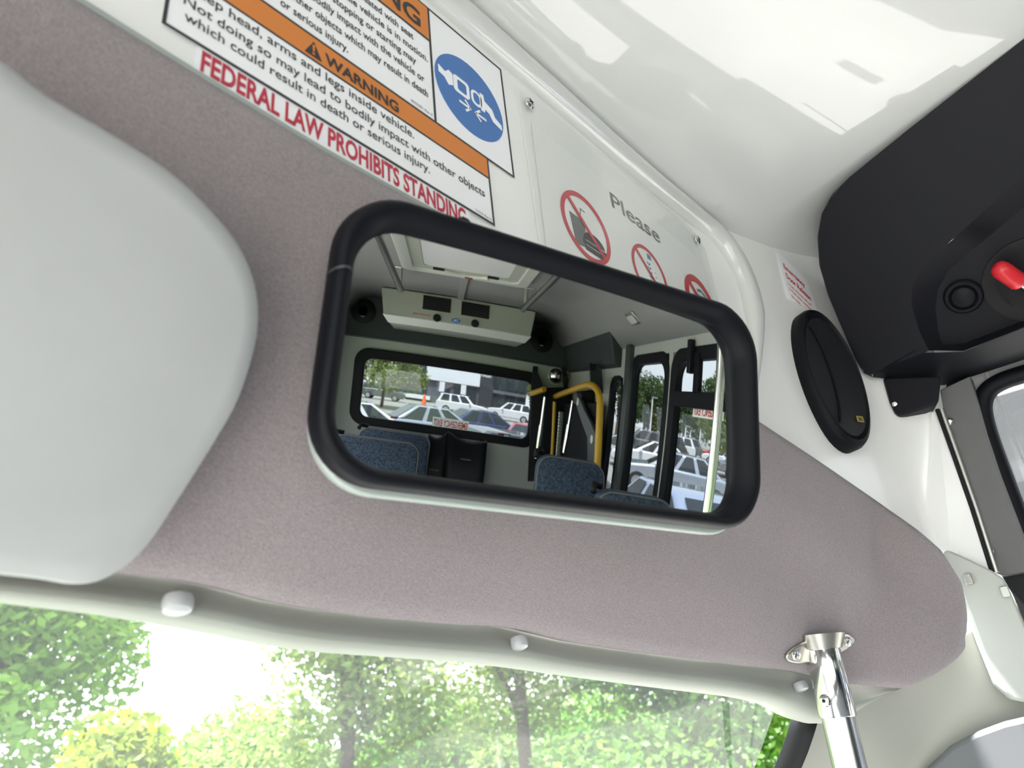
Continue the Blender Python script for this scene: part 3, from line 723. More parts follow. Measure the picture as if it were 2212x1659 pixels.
# ------------------------------------------------------------------ wall speaker
S0 = surf(1779, 824, wally); ta = 0.42
sn = Vector((-math.sin(ta), -math.cos(ta), 0.0)).normalized()
sp = empty('wall_speaker', S0, 'oval black speaker on white wall beside the black door housing', 'speaker')
sxr, syr = 0.072, 0.143
lathe('ring', S0-sn*0.008, sn, [(0.93, 0), (1.0, 0.0), (1.0, 0.028), (0.97, 0.036), (0.9, 0.040), (0.86, 0.036)], 'black_rubber', sp, n=48, sx=sxr, sy=syr)
lathe('grille', S0, sn, [(0.86, 0.02), (0.84, 0.029), (0.6, 0.031), (0.2, 0.032)], 'grille_black', sp, n=48, sx=sxr, sy=syr)
lx_ = EZ.cross(sn).normalized()
V = []; F = []
for i in range(13):
    a = -1.25+2.5*i/12; c = S0 + sn*0.033 + lx_*(sxr*(-0.30+0.42*math.cos(a*0.9)-0.34)) + EZ*(syr*0.72*math.sin(a))
    V.append(c)
tube('grille_rib', V, 0.0022, 'black_rubber', sp, n=8)
bc = S0+sn*0.034+lx_*(sxr*0.28)-EZ*(syr*0.62)
box('badge', bc, (0.015, 0.011, 0.002), 'gold', sp, ax=(lx_, EZ, sn))
text('lettering', 'JBL', sp, 'black_matte', bc+sn*0.0013-lx_*0.006-EZ*0.003, lx_, EZ, width=0.012, height=0.006, bold=0.02)

# ------------------------------------------------------------------ emergency decal by the housing
ec = [(1679, 543), (1745, 606), (1767, 676), (1704, 646)]
ep = [surf(px, py, lambda X: wally(X)-0.003) for px, py in ec]
em = empty('release_decal', (ep[0]+ep[2])/2, 'small white decal with red lettering above the oval speaker', 'decal')
mesh('sheet', ep+[p+Vector((0.0008, 0.001, 0)) for p in ep], [(0, 1, 2, 3), (4, 7, 6, 5), (0, 4, 5, 1), (1, 5, 6, 2), (2, 6, 7, 3), (3, 7, 4, 0)], 'sticker_white', em)
ex_ = (ep[1]-ep[0]); wd = ex_.length; ex_.normalize(); ey_ = (ep[0]-ep[3]); hd = ey_.length; ey_.normalize(); en = ex_.cross(ey_).normalized()
def el(s_, u, v, w, h, m='ink_red2', b=0.02):
    text('lettering', s_, em, m, ep[3]+ex_*(u*wd)+ey_*(v*hd)+en*0.001, ex_, ey_, width=w*wd, height=h*hd, bold=b)
el('Emergency', 0.1, 0.70, 0.68, 0.115); el('Door Release', 0.1, 0.50, 0.8, 0.115)
el('1. Turn red knob and pull', 0.1, 0.36, 0.75, 0.06, b=0.01); el('2. Push door outward', 0.1, 0.25, 0.72, 0.06, b=0.01); el('to exit', 0.12, 0.12, 0.3, 0.06, b=0.01)

# ------------------------------------------------------------------ door operator housing
HA = at(1868, 808, 0, 0.975); HB = at(2212, 85, 0, 0.685); HC = at(2212, 775, 0, 1.0)
hn = (HB-HA).cross(HC-HA).normalized()
if hn.dot(CAM-HA) < 0: hn = -hn
hp = [(2420, -80), (2212, 84), (2100, 172), (1960, 283), (1836, 384), (1800, 420), (1776, 463), (1767, 515), (1771, 575), (1790, 640), (1820, 712), (1850, 780), (1866, 806), (1885, 815)]
hlow = [(1950, 838), (2040, 832), (2095, 815), (2212, 777), (2420, 708)]
hpin = [(1912, 792), (1998, 762), (2081, 760), (2212, 709), (2420, 628)]
out = [onplane(a, b, HA, hn) for a, b in hp]
hz = empty('door_housing', HA, 'black plastic door operator cover with red lever above the entrance', 'housing')
rec_o = [(2420, 232), (2300, 310), (2190, 398), (2056, 519), (1990, 575), (1971, 616), (1968, 655), (1985, 713), (2006, 757), (2081, 758), (2212, 707), (2420, 626)]
rec_i = [(2420, 282), (2300, 378), (2212, 447), (2099, 541), (2048, 585), (2026, 625), (2021, 665), (2026, 712), (2036, 745), (2083, 742), (2212, 692), (2420, 612)]
ro = [onplane(a, b, HA, hn) for a, b in rec_o]; ri = [onplane(a, b, HA-hn*0.03, hn) for a, b in rec_i]
low = [onplane(a, b, HA, hn) for a, b in hpin]
# face between outer outline and recess, built as strips
ring_out = resample(out + [low[0]], 40); ring_in = resample(ro[:9][::1], 40)
gridm('cover_face', [ring_out, ring_in], 'black_plastic', hz, smooth=False, flip=False)
gridm('recess_wall', [ro, [p.lerp(q, 0.5)-hn*0.004 for p, q in zip(ro, ri)], ri], 'black_plastic', hz)
mesh('recess_floor', ri, [tuple(range(len(ri)))], 'black_plastic', hz)
sk = -hn*0.12
edge = []
o2 = out
gridm('cover_side', [o2, [p+Vector((0.006, 0.004, 0.004))-hn*0.01 for p in o2], [p+Vector((0.008, 0.006, 0.005))+sk for p in o2]], 'black_plastic', hz)
lowo = [onplane(a, b, HA-hn*0.05, hn) for a, b in hlow]
gridm('cover_lip', [[ro[8]]+[low[1], low[2], low[3], low[4]], [low[0]]+[l+hn*0.0 for l in low[1:]]], 'black_plastic', hz)
gridm('cover_underside', [[out[-1]]+low, [out[-1]-hn*0.02]+[p.lerp(q, 0.6) for p, q in zip(low, lowo)], [out[-1]-hn*0.05]+lowo, [out[-1]+sk]+[p+sk for p in lowo]], 'black_plastic', hz)
kb = onplane(2081, 640, HA-hn*0.028, hn)
lathe('knob_ring', kb-hn*0.002, hn, [(0.028, 0), (0.031, 0.0), (0.031, 0.006), (0.028, 0.009), (0.023, 0.009), (0.0225, 0.003)], 'black_rubber', hz, n=36)
lathe('knob', kb, hn, [(0.0225, 0.0), (0.019, 0.004), (0.018, 0.008), (0.015, 0.010)], 'black_plastic', hz, n=32)
lc = onplane(2235, 605, HA-hn*0.028, hn)
lathe('lever_well', lc-hn*0.003, hn, [(0.075, 0.0), (0.075, 0.0045), (0.07, 0.005), (0.055, 0.001)], 'black_matte', hz, n=40)
l0 = onplane(2163, 583, HA+hn*0.012, hn); l1 = onplane(2205, 612, HA+hn*0.004, hn); l2 = onplane(2260, 650, HA-hn*0.02, hn); dl = (l1-l0).normalized()
lv = tube('lever_grip', [l0-dl*0.013, l0-dl*0.009, l0, l1-dl*0.004, l1], [0.006, 0.0125, 0.0155, 0.0155, 0.013], 'red_vinyl', hz, n=20)
lv['label'] = 'red rubber grip'
tube('lever_shaft', [l1-dl*0.002, l2], 0.0085, 'chrome', hz, n=14)
# small black bracket under the housing
bk = [(1908, 815), (2034, 812), (2028, 868), (2006, 879), (1962, 893), (1944, 897), (1934, 890), (1923, 868)]
bkp = [at(a, b, 0, 1.0) for a, b in bk]
br = empty('latch_bracket', bkp[4], 'small black latch bracket under the black housing', 'bracket')
prism('body', bkp, (0.05, 0.02, 0), 'black_plastic', br, bevel=0.004)
lathe('rivet', at(1933, 873, 0, 0.998), (-1, -0.2, -0.2), [(0.005, 0), (0.004, 0.003), (0.001, 0.004)], 'chrome', br, n=12)

# ------------------------------------------------------------------ entrance door surround
jm = [(2012, 893), (2025, 886), (2040, 920), (2090, 1075), (2140, 1232), (2060, 1240), (2010, 1230), (1996, 1170), (2003, 1030)]
jx = [1.03, 1.035, 1.035, 1.03, 1.03, 1.015, 1.003, 1.0, 1.015]
jb = mesh('trim_5', [at(a, b, 0, x) for (a, b), x in zip(jm, jx)], [tuple(range(len(jm)))], 'gelcoat_wall'); jb['kind'] = 'structure'; jb['label'] = 'bright white door jamb wedge'
tube('trim_6', [at(a, b, 0, 1.03) for a, b in ((2024, 884), (2062, 990), (2100, 1100), (2143, 1236))], 0.0035, 'black_matte')['kind'] = 'structure'
tube('trim_7', [at(a, b, 0, 1.035) for a, b in ((2033, 884), (2071, 990), (2109, 1100), (2152, 1236))], 0.005, 'alu')['kind'] = 'structure'
dr = empty('door_1', (1.04, 0.0, 1.2), kind='structure'); dr['label'] = 'entrance door with black gasket beside the grey post'
gp = [(2030, 842), (2095, 812), (2106, 848), (2130, 935), (2160, 1025), (2214, 1166), (2240, 1232), (2166, 1244), (2146, 1236), (2038, 892)]
gq = prism('post_cover', [at(a, b, 0, 1.045) for a, b in gp], (0.03, 0.0, 0), 'door_gray', dr, bevel=0.002)
for a, b in ((2052, 911), (2141, 1193)):
    lathe('screw', at(a, b, 0, 1.044), (-1, -0.2, -0.1), [(0.0075, 0), (0.0075, 0.002), (0.005, 0.006), (0.002, 0.007)], 'chrome', gq, n=16)
leaf = [(2080, 800), (2240, 752), (2420, 700), (2420, 755), (2300, 785), (2212, 810), (2160, 828), (2131, 850), (2124, 880), (2132, 932), (2100, 860)]
mesh('door_leaf', [at(a, b, 0, 1.10) for a, b in leaf], [tuple(range(len(leaf)))], 'door_frame_gray', dr)
gk = [(2420, 752), (2300, 783), (2212, 808), (2160, 826), (2131, 848), (2122, 880), (2132, 930), (2160, 1012), (2200, 1120), (2240, 1225), (2280, 1330)]
gpath = smoothpath([at(a, b, 0, 1.08) for a, b in gk], 5)
tube('window_gasket', gpath, 0.0165, 'black_rubber', dr, n=14)
pn = [(2420, 775), (2212, 828), (2165, 846), (2146, 868), (2148, 915), (2175, 1005), (2215, 1110), (2300, 1330), (2420, 1330)]
mesh('pane', [at(a, b, 0, 1.09) for a, b in pn], [tuple(range(len(pn)))], 'glass_door', dr)
box('pane_bar', at(2196, 960, 0, 1.088), (0.003, 0.004, 0.3), 'door_frame_gray', dr)
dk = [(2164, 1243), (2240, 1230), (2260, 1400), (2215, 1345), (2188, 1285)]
mesh('lower_black_plate', [at(a, b, 0, 1.07) for a, b in dk], [tuple(range(5))], 'black_matte', dr)  # black piece below the grey post cover
# white mechanism cover
cv = [(2037, 1192), (2048, 1187), (2095, 1208), (2142, 1231), (2170, 1250), (2186, 1283), (2214, 1348), (2300, 1540), (2240, 1520), (2190, 1512), (2152, 1478), (2117, 1390), (2080, 1290)]
mcv = empty('mechanism_cover', at(2110, 1390, 0, 1.0), 'off white cover plate with two square screws beside the fabric header', 'cover')
prism('plate', [at(a, b, 0, 1.0) for a, b in cv], (0.035, 0.012, 0), 'cover_plastic', mcv, bevel=0.006)
for a, b in ((2092, 1251), (2172, 1278)):
    box('screw', at(a, b, 0, 0.998), (0.008, 0.012, 0.018), 'alu', mcv, bevel=0.0015)

# ================================================================== REAR OF THE BUS (seen in the mirror)
def sy3(x, y, z): return Vector((x, y, z))
# dark padded band over the rear window
box('trim_8', (0, YR+0.02, 2.69), (2*XW-0.04, 0.04, 0.37), 'band_vinyl', bevel=0.006)['kind'] = 'structure'
tube('trim_9', [(-XW, YR+0.03, 2.50), (XW, YR+0.03, 2.50)], 0.009, 'lift_gray')['kind'] = 'structure'
# rear window
wn2 = empty('window_2', (0, YR, 2.06), kind='structure'); wn2['label'] = 'wide rear emergency window in a black rubber frame'
o_ = [Vector((a, YR+0.035, b)) for a, b in rrect(1.74, 0.69, 0.13, 8, -0.02, 2.06)]; i_ = [Vector((a, YR+0.035, b)) for a, b in rrect(1.555, 0.525, 0.07, 8, -0.02, 2.052)]
ringprism('window_frame', o_, i_, (0, -0.05, 0), 'black_rubber', wn2, bevel=0.008)
mesh('pane', [(-0.83, YR+0.005, 1.78), (0.79, YR+0.005, 1.78), (0.79, YR+0.005, 2.34), (-0.83, YR+0.005, 2.34)], [(0, 1, 2, 3)], 'glass_side', wn2)
for px, py in ((851, 902), (1082, 938)):
    p = rf(px, py, 1, YR+0.05); box('latch', p, (0.06, 0.03, 0.018), 'tail_red', wn2, bevel=0.003); box('latch_lever', p+Vector((0.05, 0.012, 0.006)), (0.09, 0.012, 0.008), 'black_plastic', wn2)
# emergency exit decals
a_, b_ = rf(934, 911, 1, YR+0.012), rf(1012, 921, 1, YR+0.012)
ez = empty('exit_decal', (a_+b_)/2, 'emergency exit decal on the rear window seen in the mirror', 'decal')
xw_ = b_.x-a_.x; zc_ = (a_.z+b_.z)/2
box('sheet', ((a_.x+b_.x)/2, YR+0.010, zc_), (xw_, 0.002, 0.09), 'sticker_white', ez)
# readable from the aisle: the mirror turns it round
text('lettering', 'EMERGENCY EXIT', ez, 'ink_red2', (b_.x-0.012, YR+0.0125, zc_-0.03), Vector((-1, 0, 0)), EZ, width=xw_-0.024, height=0.06, bold=0.02)
# air conditioning unit
ac = empty('air_conditioner', (0, -3.8, 2.6), 'beige ceiling air conditioner with two black vents seen in the mirror', 'air conditioner')
az1, az2 = 2.655, 2.605
prof = [(-3.53, 2.875), (-3.505, az1), (-3.56, az2), (-4.06, az2), (-4.06, 2.875)]
hw = [0.64, 0.605, 0.565, 0.565, 0.64]
V = [Vector((-w, y, z)) for (y, z), w in zip(prof, hw)] + [Vector((w, y, z)) for (y, z), w in zip(prof, hw)]
F = [(0, 1, 2, 3, 4), (9, 8, 7, 6, 5)] + [(i, 5+i, 5+(i+1) % 5, (i+1) % 5) for i in range(5)]
mesh('casing', V, F, 'ac_plastic', ac, bevel=0.008)
mesh('lower_panel', [Vector((-0.607, -3.500, az1-0.001)), Vector((0.607, -3.500, az1-0.001)), Vector((0.566, -3.557, az2-0.005)), Vector((-0.566, -3.557, az2-0.005)), Vector((-0.607, -3.503, az1+0.006)), Vector((0.607, -3.503, az1+0.006))], [(0, 1, 2, 3), (0, 4, 5, 1)], 'ac_light', ac)
an = Vector((0, 1, 0.114)).normalized(); aP = Vector((0, -3.518, 2.79))
def acp(px, py, lift=0.0):
    P, r_ = refl(px, py); Q = aP+an*lift; return P + r_*((Q-P).dot(an)/r_.dot(an))
for q in (((914, 638), (974, 646), (973, 676), (914, 668)), ((997, 652), (1057, 660), (1056, 689), (997, 681))):
    c = sum((acp(*p) for p in q), Vector())/4; w = (acp(*q[1])-acp(*q[0])).length; h = (acp(*q[3])-acp(*q[0])).length
    vt = box('vent', c+an*0.002, (w, h, 0.008), 'black_matte', ac, ax=(Vector((1, 0, 0)), an.cross(Vector((1, 0, 0))), an), bevel=0.002)
    for k in range(4):
        box('vent_slat', c+an*0.007+an.cross(Vector((1, 0, 0)))*h*(-0.36+0.24*k), (w*0.92, 0.004, 0.002), 'black_matte', vt, ax=(Vector((1, 0, 0)), an.cross(Vector((1, 0, 0))), an))
for px, py in ((944, 687), (1026, 699)):
    lathe('knob', acp(px, py)+an*-0.002, an, [(0.032, 0), (0.032, 0.008), (0.028, 0.016), (0.01, 0.018)], 'black_matte', ac, n=24)
lathe('badge', acp(985, 693), an, [(0.03, 0), (0.03, 0.003), (0.02, 0.004)], 'ink_blue', ac, n=24, sx=1.25, sy=0.62)
text('badge_letters', 'TA', ac, 'sticker_white', acp(985, 695)+an*0.0045+Vector((0.02, 0, 0)), Vector((-1, 0, 0)), Vector((0, -0.114, 0.99)), width=0.04, height=0.018, bold=0.01)
text('lettering', 'DUAL BODY SYSTEM', ac, 'ink_red2', acp(930, 684)+an*0.001, Vector((-1, 0, 0)), an.cross(Vector((1, 0, 0)))*-1 if an.cross(Vector((1, 0, 0))).z < 0 else an.cross(Vector((1, 0, 0))), width=0.14, height=0.014, bold=0.01)
for i, (px, py, lb) in enumerate(((785, 672, 'round black speaker left of the air conditioner in the mirror'), (1170, 735, 'round black speaker right of the air conditioner in the mirror'))):
    c = rf(px, py, 1, YR+0.045)
    s_ = empty('band_speaker', c, lb, 'speaker', 'speakers in the rear band')
    lathe('ring', c-Vector((0, 0.006, 0)), (0, 1, 0), [(0.105, 0), (0.112, 0), (0.112, 0.012), (0.100, 0.018)], 'black_rubber', s_, n=32)
    lathe('grille', c, (0, 1, 0), [(0.101, 0.004), (0.098, 0.010), (0.04, 0.012)], 'grille_black', s_, n=32)
    box('badge', c+Vector((0, 0.014, -0.05)), (0.03, 0.002, 0.006), 'alu', s_)
# ceiling rails
for sx_, lb in ((-1, 'left'), (1, 'right')):
    x = 0.42*sx_
    r_ = empty('ceiling_rail', (x, -2.0, 2.75), 'steel ceiling grab rail on the %s of the roof hatch in the mirror' % lb, 'grab rail', 'ceiling grab rails')
    tube('rail', [(x, -2.82, 2.75), (x, -1.8, 2.752), (x, -0.9, 2.755)], 0.021, 'steel_dark', r_, n=14)
    for y in (-2.70, -0.98):
        tube('bracket', [(x, y, 2.75), (x, y, 2.875)], 0.014, 'alu', r_, n=12)
        box('bracket_plate', (x, y, ceil_z(x)-0.006), (0.11, 0.045, 0.008), 'chrome', r_, bevel=0.003)
# roof hatch
ht = empty('roof_hatch', (0, -2.15, 2.86), 'white roof hatch frame in the ceiling seen in the mirror', 'roof hatch')
def fr2(name, w, h, w2, h2, z, d, m, r0=0.06, cy=-2.12):
    ringprism(name, [Vector((a, b, z)) for a, b in rrect(w, h, r0, 6, 0, cy)], [Vector((a, b, z)) for a, b in rrect(w2, h2, r0*0.8, 6, 0, cy)], (0, 0, d), m, ht, bevel=0.004)
fr2('hatch_frame', 0.80, 0.94, 0.66, 0.80, 2.845, 0.034, 'hatch_plastic'); fr2('inner_frame', 0.67, 0.81, 0.52, 0.66, 2.858, 0.02, 'ac_plastic')
prism('hatch_lid', [Vector((a, b, 2.862)) for a, b in rrect(0.56, 0.70, 0.08, 6, 0, -2.12)], (0, 0, 0.012), 'ac_light', ht, bevel=0.004)
V = [Vector((-0.14+0.28*i/12, -2.485-0.05*math.cos(PI*(i/12-0.5)), 2.85)) for i in range(13)]
tube('handle', V, 0.014, 'hatch_plastic', ht, n=10)
for x in (-0.17, 0.17): box('handle_slot', (x, -2.47, 2.853), (0.07, 0.03, 0.012), 'black_matte', ht)
box('handle_mark', (0.02, -2.535, 2.838), (0.05, 0.03, 0.004), 'tail_red', ht)
box('trim_10', (0, -3.05, 2.872), (0.05, 0.95, 0.02), 'rear_ceiling', bevel=0.004)['kind'] = 'structure'
# dome light on the sloping cove
dp = Vector((1.0, -2.11, ceil_z(1.0))); dn = Vector((-0.75, 0, -1)).normalized()
dm = empty('dome_light', dp, 'small clear dome light on the right cove in the mirror', 'lamp')
ax3 = (Vector((0, 1, 0)), dn.cross(Vector((0, 1, 0))), dn)
box('base', dp+dn*0.004, (0.13, 0.085, 0.012), 'alu', dm, ax=ax3, bevel=0.003); box('lens', dp+dn*0.014, (0.09, 0.055, 0.014), 'lamp_glass', dm, ax=ax3, bevel=0.006)
# right side windows
def sidewin(n_, lab, y0, y1, z0, z1, r=0.1, fw=0.055, side=1, gm='glass_side'):
    X = XW*side; xi = X-0.035*side
    e = empty('window_%d' % n_, (X, (y0+y1)/2, z0), kind='structure'); e['label'] = lab
    cy, cz, w, h = (y0+y1)/2, (z0+z1)/2, y1-y0, z1-z0
    o_ = [Vector((xi, a, b)) for a, b in rrect(w+0.03, h+0.03, r, 8, cy, cz)]; i_ = [Vector((xi, a, b)) for a, b in rrect(w-2*fw, h-2*fw, r*0.8, 8, cy, cz)]
    ringprism('window_frame', o_, i_, (0.05*side, 0, 0), 'black_rubber', e, bevel=0.006)
    mesh('pane', [(X-0.003*side, y0, z0), (X-0.003*side, y1, z0), (X-0.003*side, y1, z1), (X-0.003*side, y0, z1)], [(0, 1, 2, 3)], gm, e)
    return e
sidewin(3, 'narrow rounded window behind the grey column in the mirror', -2.83, -2.57, 1.0, 2.40, 0.1, 0.018)
sidewin(4, 'tall narrow side window with a rounded top in the mirror', -2.42, -1.83, 1.25, 2.52, 0.12, 0.045)
w5 = sidewin(5, 'wide side window with slider bar behind the pole in the mirror', -1.78, -1.0, 1.25, 2.52, 0.12, 0.05)
zb = rf(1530, 867, 0, XW-0.03).z
box('slider_rail', (XW-0.03, -1.39, zb), (0.035, 0.72, 0.075), 'black_rubber', w5, bevel=0.006)
yb = rf(1507, 820, 0, XW-0.03).y
box('slider_post', (XW-0.03, yb, (zb+2.5)/2), (0.03, 0.05, 2.5-zb), 'black_rubber', w5, bevel=0.004)
box('slider_latch', (XW-0.05, yb-0.05, zb+0.2), (0.03, 0.035, 0.16), 'black_plastic', w5, bevel=0.004)
a_, b_ = rf(1498, 872, 0, XW-0.012), rf(1498, 900, 0, XW-0.012)
ez2 = empty('exit_decal', a_, 'emergency exit decal on the side window beside the pole in the mirror', 'decal')
h_ = a_.z-b_.z; y0_ = a_.y; wd_ = 0.30
box('sheet', (XW-0.010, y0_+wd_/2, b_.z+h_/2), (0.002, wd_, h_), 'sticker_white', ez2)
text('lettering', 'EMERGENCY EXIT', ez2, 'ink_red2', (XW-0.0125, y0_+wd_-0.008, b_.z+h_*0.15), Vector((0, -1, 0)), EZ, width=wd_-0.016, height=h_*0.68, bold=0.02)
for k, (y0, y1, z0, z1) in enumerate(LH[:3]):
    sidewin(6+k, 'passenger window in the left wall, number %d from the rear' % (k+1), y0, y1, z0, z1, 0.1, 0.04, side=-1, gm='glass_door')
w9 = empty('window_9', (XW, -0.1, 0.5), kind='structure'); w9['label'] = 'clear glazing of the entrance door'
o_ = [Vector((XW-0.035, a, b)) for a, b in rrect(0.56, 1.96, 0.05, 5, -0.10, 1.46)]; i_ = [Vector((XW-0.035, a, b)) for a, b in rrect(0.41, 1.86, 0.05, 5, -0.065, 1.47)]
ringprism('window_frame', o_, i_, (0.05, 0, 0), 'black_rubber', w9); mesh('pane', [(XW, -0.36, 0.5), (XW, 0.16, 0.5), (XW, 0.16, 2.42), (XW, -0.36, 2.42)], [(0, 1, 2, 3)], 'glass_door', w9)
w10 = empty('window_10', (XW, -0.7, 0.5), kind='structure'); w10['label'] = 'added unseen glazing behind the entrance door to let in light'  # unseen opening, added to bring more light onto the sign wall
o_ = [Vector((XW-0.035, a, b)) for a, b in rrect(0.54, 1.96, 0.05, 5, -0.70, 1.46)]; i_ = [Vector((XW-0.035, a, b)) for a, b in rrect(0.45, 1.86, 0.05, 5, -0.70, 1.47)]
ringprism('window_frame', o_, i_, (0.05, 0, 0), 'black_rubber', w10); mesh('pane', [(XW, -0.95, 0.5), (XW, -0.45, 0.5), (XW, -0.45, 2.42), (XW, -0.95, 2.42)], [(0, 1, 2, 3)], 'glass_door', w10)
box('pull_handle', (XW-0.045, -0.05, 2.06), (0.02, 0.022, 0.10), 'black_plastic', w9)
# stanchion
st = empty('stanchion', (0.9, -0.9, ZF), 'pale vertical stanchion in front of the side windows in the mirror', 'grab pole')
pt, pbt = rf(1556, 705, 0, 0.9), rf(1531, 1105, 0, 0.9); ym = (pt.y+pbt.y)/2
tube('tube', [(0.9, ym, ZF), (0.9, ym, ceil_z(0.9))], 0.0185, 'steel_tube', st, n=20)
lathe('floor_flange', (0.9, ym, ZF), (0, 0, 1), [(0.045, 0), (0.045, 0.008), (0.025, 0.02)], 'cast_zinc', st); lathe('top_flange', (0.9, ym, ceil_z(0.9)-0.02), (0, 0, 1), [(0.025, 0), (0.045, 0.012), (0.045, 0.02)], 'cast_zinc', st)
# dark valance over the lift door and its column
vl = empty('lift_valance', (1.1, -3.4, 2.5), 'dark grey boxed valance over the lift doorway in the mirror', 'valance')
prism('box', [Vector((1.156, YR+0.04, 2.46)), Vector((1.07, YR+0.04, 2.48)), Vector((1.02, YR+0.04, 2.70)), Vector((0.97, YR+0.04, 2.80)), Vector((1.156, YR+0.04, 2.80))], (0, 1.46, 0), 'band_vinyl', vl, bevel=0.01)
cy1 = rf(1362, 950, 0, 1.15).y; cy0 = cy1-0.07
prism('column', [Vector((1.085, cy0, ZF)), Vector((1.085, cy1, ZF)), Vector((1.15, cy1, ZF)), Vector((1.15, cy0, ZF))], (0, 0, 1.8), 'lift_gray', vl, bevel=0.01)

# ------------------------------------------------------------------ passenger seats
def make_seat(w, h, lab, group):
    e = empty('passenger_seat', (0, 0, 0), lab, 'seat', group)
    P = [(u, v) for u, v in rrect(w, h, 0.085, 6, 0, h/2)]
    V = []; n = len(P); F = []
    for sc, y in ((0.94, -0.05), (1.0, -0.03), (1.0, 0.03), (0.95, 0.055)):
        V += [Vector((u*sc, y - 0.14*(v/h), 0.42+h/2+(v-h/2)*sc)) for u, v in P]
    for i in range(3):
        for j in range(n): F.append((i*n+j, i*n+(j+1) % n, (i+1)*n+(j+1) % n, (i+1)*n+j))
    F += [tuple(range(n))[::-1], tuple(range(3*n, 4*n))]
    bk_ = mesh('backrest', V, F, 'seat_blue', e, smooth=True, autosm=55, local=True)
    V2 = [Vector((u*0.985, 0.045-0.14*(v/h), 0.42+h/2+(v-h/2)*0.985)) for u, v in P]
    V_, F_ = tubev(V2, 0.005, 6, closed=True); mesh('piping', V_, F_, 'seat_piping', bk_, smooth=True, local=True)
    V, F = boxv((0, 0.24, 0.40), (w, 0.44, 0.11)); mesh('cushion', V, F, 'seat_blue', e, bevel=0.035, local=True)
    V, F = boxv((0, 0.2, 0.32), (w*0.94, 0.40, 0.05)); mesh('frame', V, F, 'black_plastic', e, bevel=0.008, local=True)
    for x in (-w*0.36, w*0.36):
        V, F = boxv((x, 0.2, 0.15), (0.04, 0.30, 0.30)); mesh('leg', V, F, 'black_plastic', e, bevel=0.006, local=True)
    V, F = tubev([(-w*0.52, -0.13, 0.40+h), (-w*0.50, -0.16, 0.43+h), (-w*0.4, -0.17, 0.425+h)], 0.017, 10); mesh('grab_handle', V, F, 'black_plastic', e, smooth=True, local=True)
    return e
def put_seat(e, px, py, Y, x0, x1):
    p = rf(px, py, 1, Y); a = rf(*x0, 1, Y).x; b = rf(*x1, 1, Y).x
    e.location = ((a+b)/2, Y+0.14, ZF); return p.z, (a, b)
SEATS = ((838, 928, -3.78, (778, 930), (926, 990), 'rearmost blue patterned seat at left in the mirror'),
         (830, 948, -3.14, (715, 945), (912, 990), 'blue patterned seat in front of the rearmost left seat in the mirror'),
         (1235, 990, -2.3, (1158, 1000), (1302, 1010), 'blue patterned seat below the yellow lift rail in the mirror'),
         (1370, 1066, -1.62, (1284, 1060), (1448, 1090), 'nearest blue seat top at the bottom right of the mirror'))
for px, py, Y, x0, x1, lb in SEATS:
    z = rf(px, py, 1, Y).z; a = rf(*x0, 1, Y).x; b = rf(*x1, 1, Y).x
    s_ = make_seat(min(b-a, 0.62), z-ZF-0.42, lb, 'blue passenger seats'); s_.location = ((a+b)/2, Y+0.14, ZF)
# black restraint covers between the seats
for i, (q, lb) in enumerate(((((925, 940), (968, 935), (975, 1010), (925, 1010)), 'black vinyl bag beside the left seats in the mirror'), (((968, 934), (1053, 955), (1046, 1030), (975, 1020)), 'black vinyl bag with pale mark below the rear window in the mirror'))):
    Y = -3.95
    t_ = [rf(px, py, 1, Y) for px, py in q]; z1_ = [t_[0].z, t_[1].z]
    e = empty('restraint_bag', ((t_[0].x+t_[1].x)/2, Y, ZF), lb, 'bag', 'black bags at the rear wall')
    rows = []
    for k in range(7):
        u = k/6; x = t_[0].x + (t_[1].x-t_[0].x)*u; zt = z1_[0]+(z1_[1]-z1_[0])*u - 0.05*math.sin(PI*u)
        rows.append([Vector((x, Y-0.08, ZF+0.02)), Vector((x, Y-0.07, zt)), Vector((x, Y, zt-0.01)), Vector((x, Y+0.07+0.02*math.sin(PI*u), zt-0.25)), Vector((x, Y+0.1, ZF+0.02))])
    gridm('cover', rows, 'bag_black', e, solid=0.01)
    c = rf(1006, 993, 1, Y+0.1) if i else (t_[0]+t_[1])/2+Vector((0, 0.1, -0.3))
    box('strap_tag', c, (0.09, 0.006, 0.012), 'lift_gray', e)

# ------------------------------------------------------------------ wheelchair lift
lf = empty('wheelchair_lift', (0.97, -3.3, ZF), 'folded wheelchair lift with yellow handrails seen in the mirror', 'wheelchair lift')
XL = 0.95
hr = [rf(1194, 857, 0, XL), rf(1235, 843, 0, XL), rf(1268, 832, 0, XL), rf(1284, 836, 0, XL), rf(1294, 852, 0, XL), rf(1296, 875, 0, XL), rf(1293, 950, 0, XL), rf(1288, 1040, 0, XL)]
hr[0].y = max(hr[0].y, -3.95)
tube('handrail', smoothpath(hr, 6), 0.024, 'yellow', lf, n=14)
h2 = [rf(1148, 850, 1, -3.9), rf(1176, 841, 1, -3.7)]
tube('handrail', h2, 0.024, 'yellow', lf, n=12)
tube('handrail_post', [rf(1198, 868, 1, -3.75), rf(1193, 975, 1, -3.75), Vector((rf(1193, 975, 1, -3.75).x, -3.75, ZF+0.2))], 0.016, 'yellow', lf, n=8)
XP = 1.03
pl = [rf(1205, 872, 0, XP), rf(1288, 868, 0, XP), rf(1288, 1030, 0, XP), rf(1192, 1020, 0, XP)]
for p in pl: p.y = max(p.y, -4.02)
prism('platform', pl, (0.05, 0, 0), 'lift_dark', lf, bevel=0.01)
bolts = []
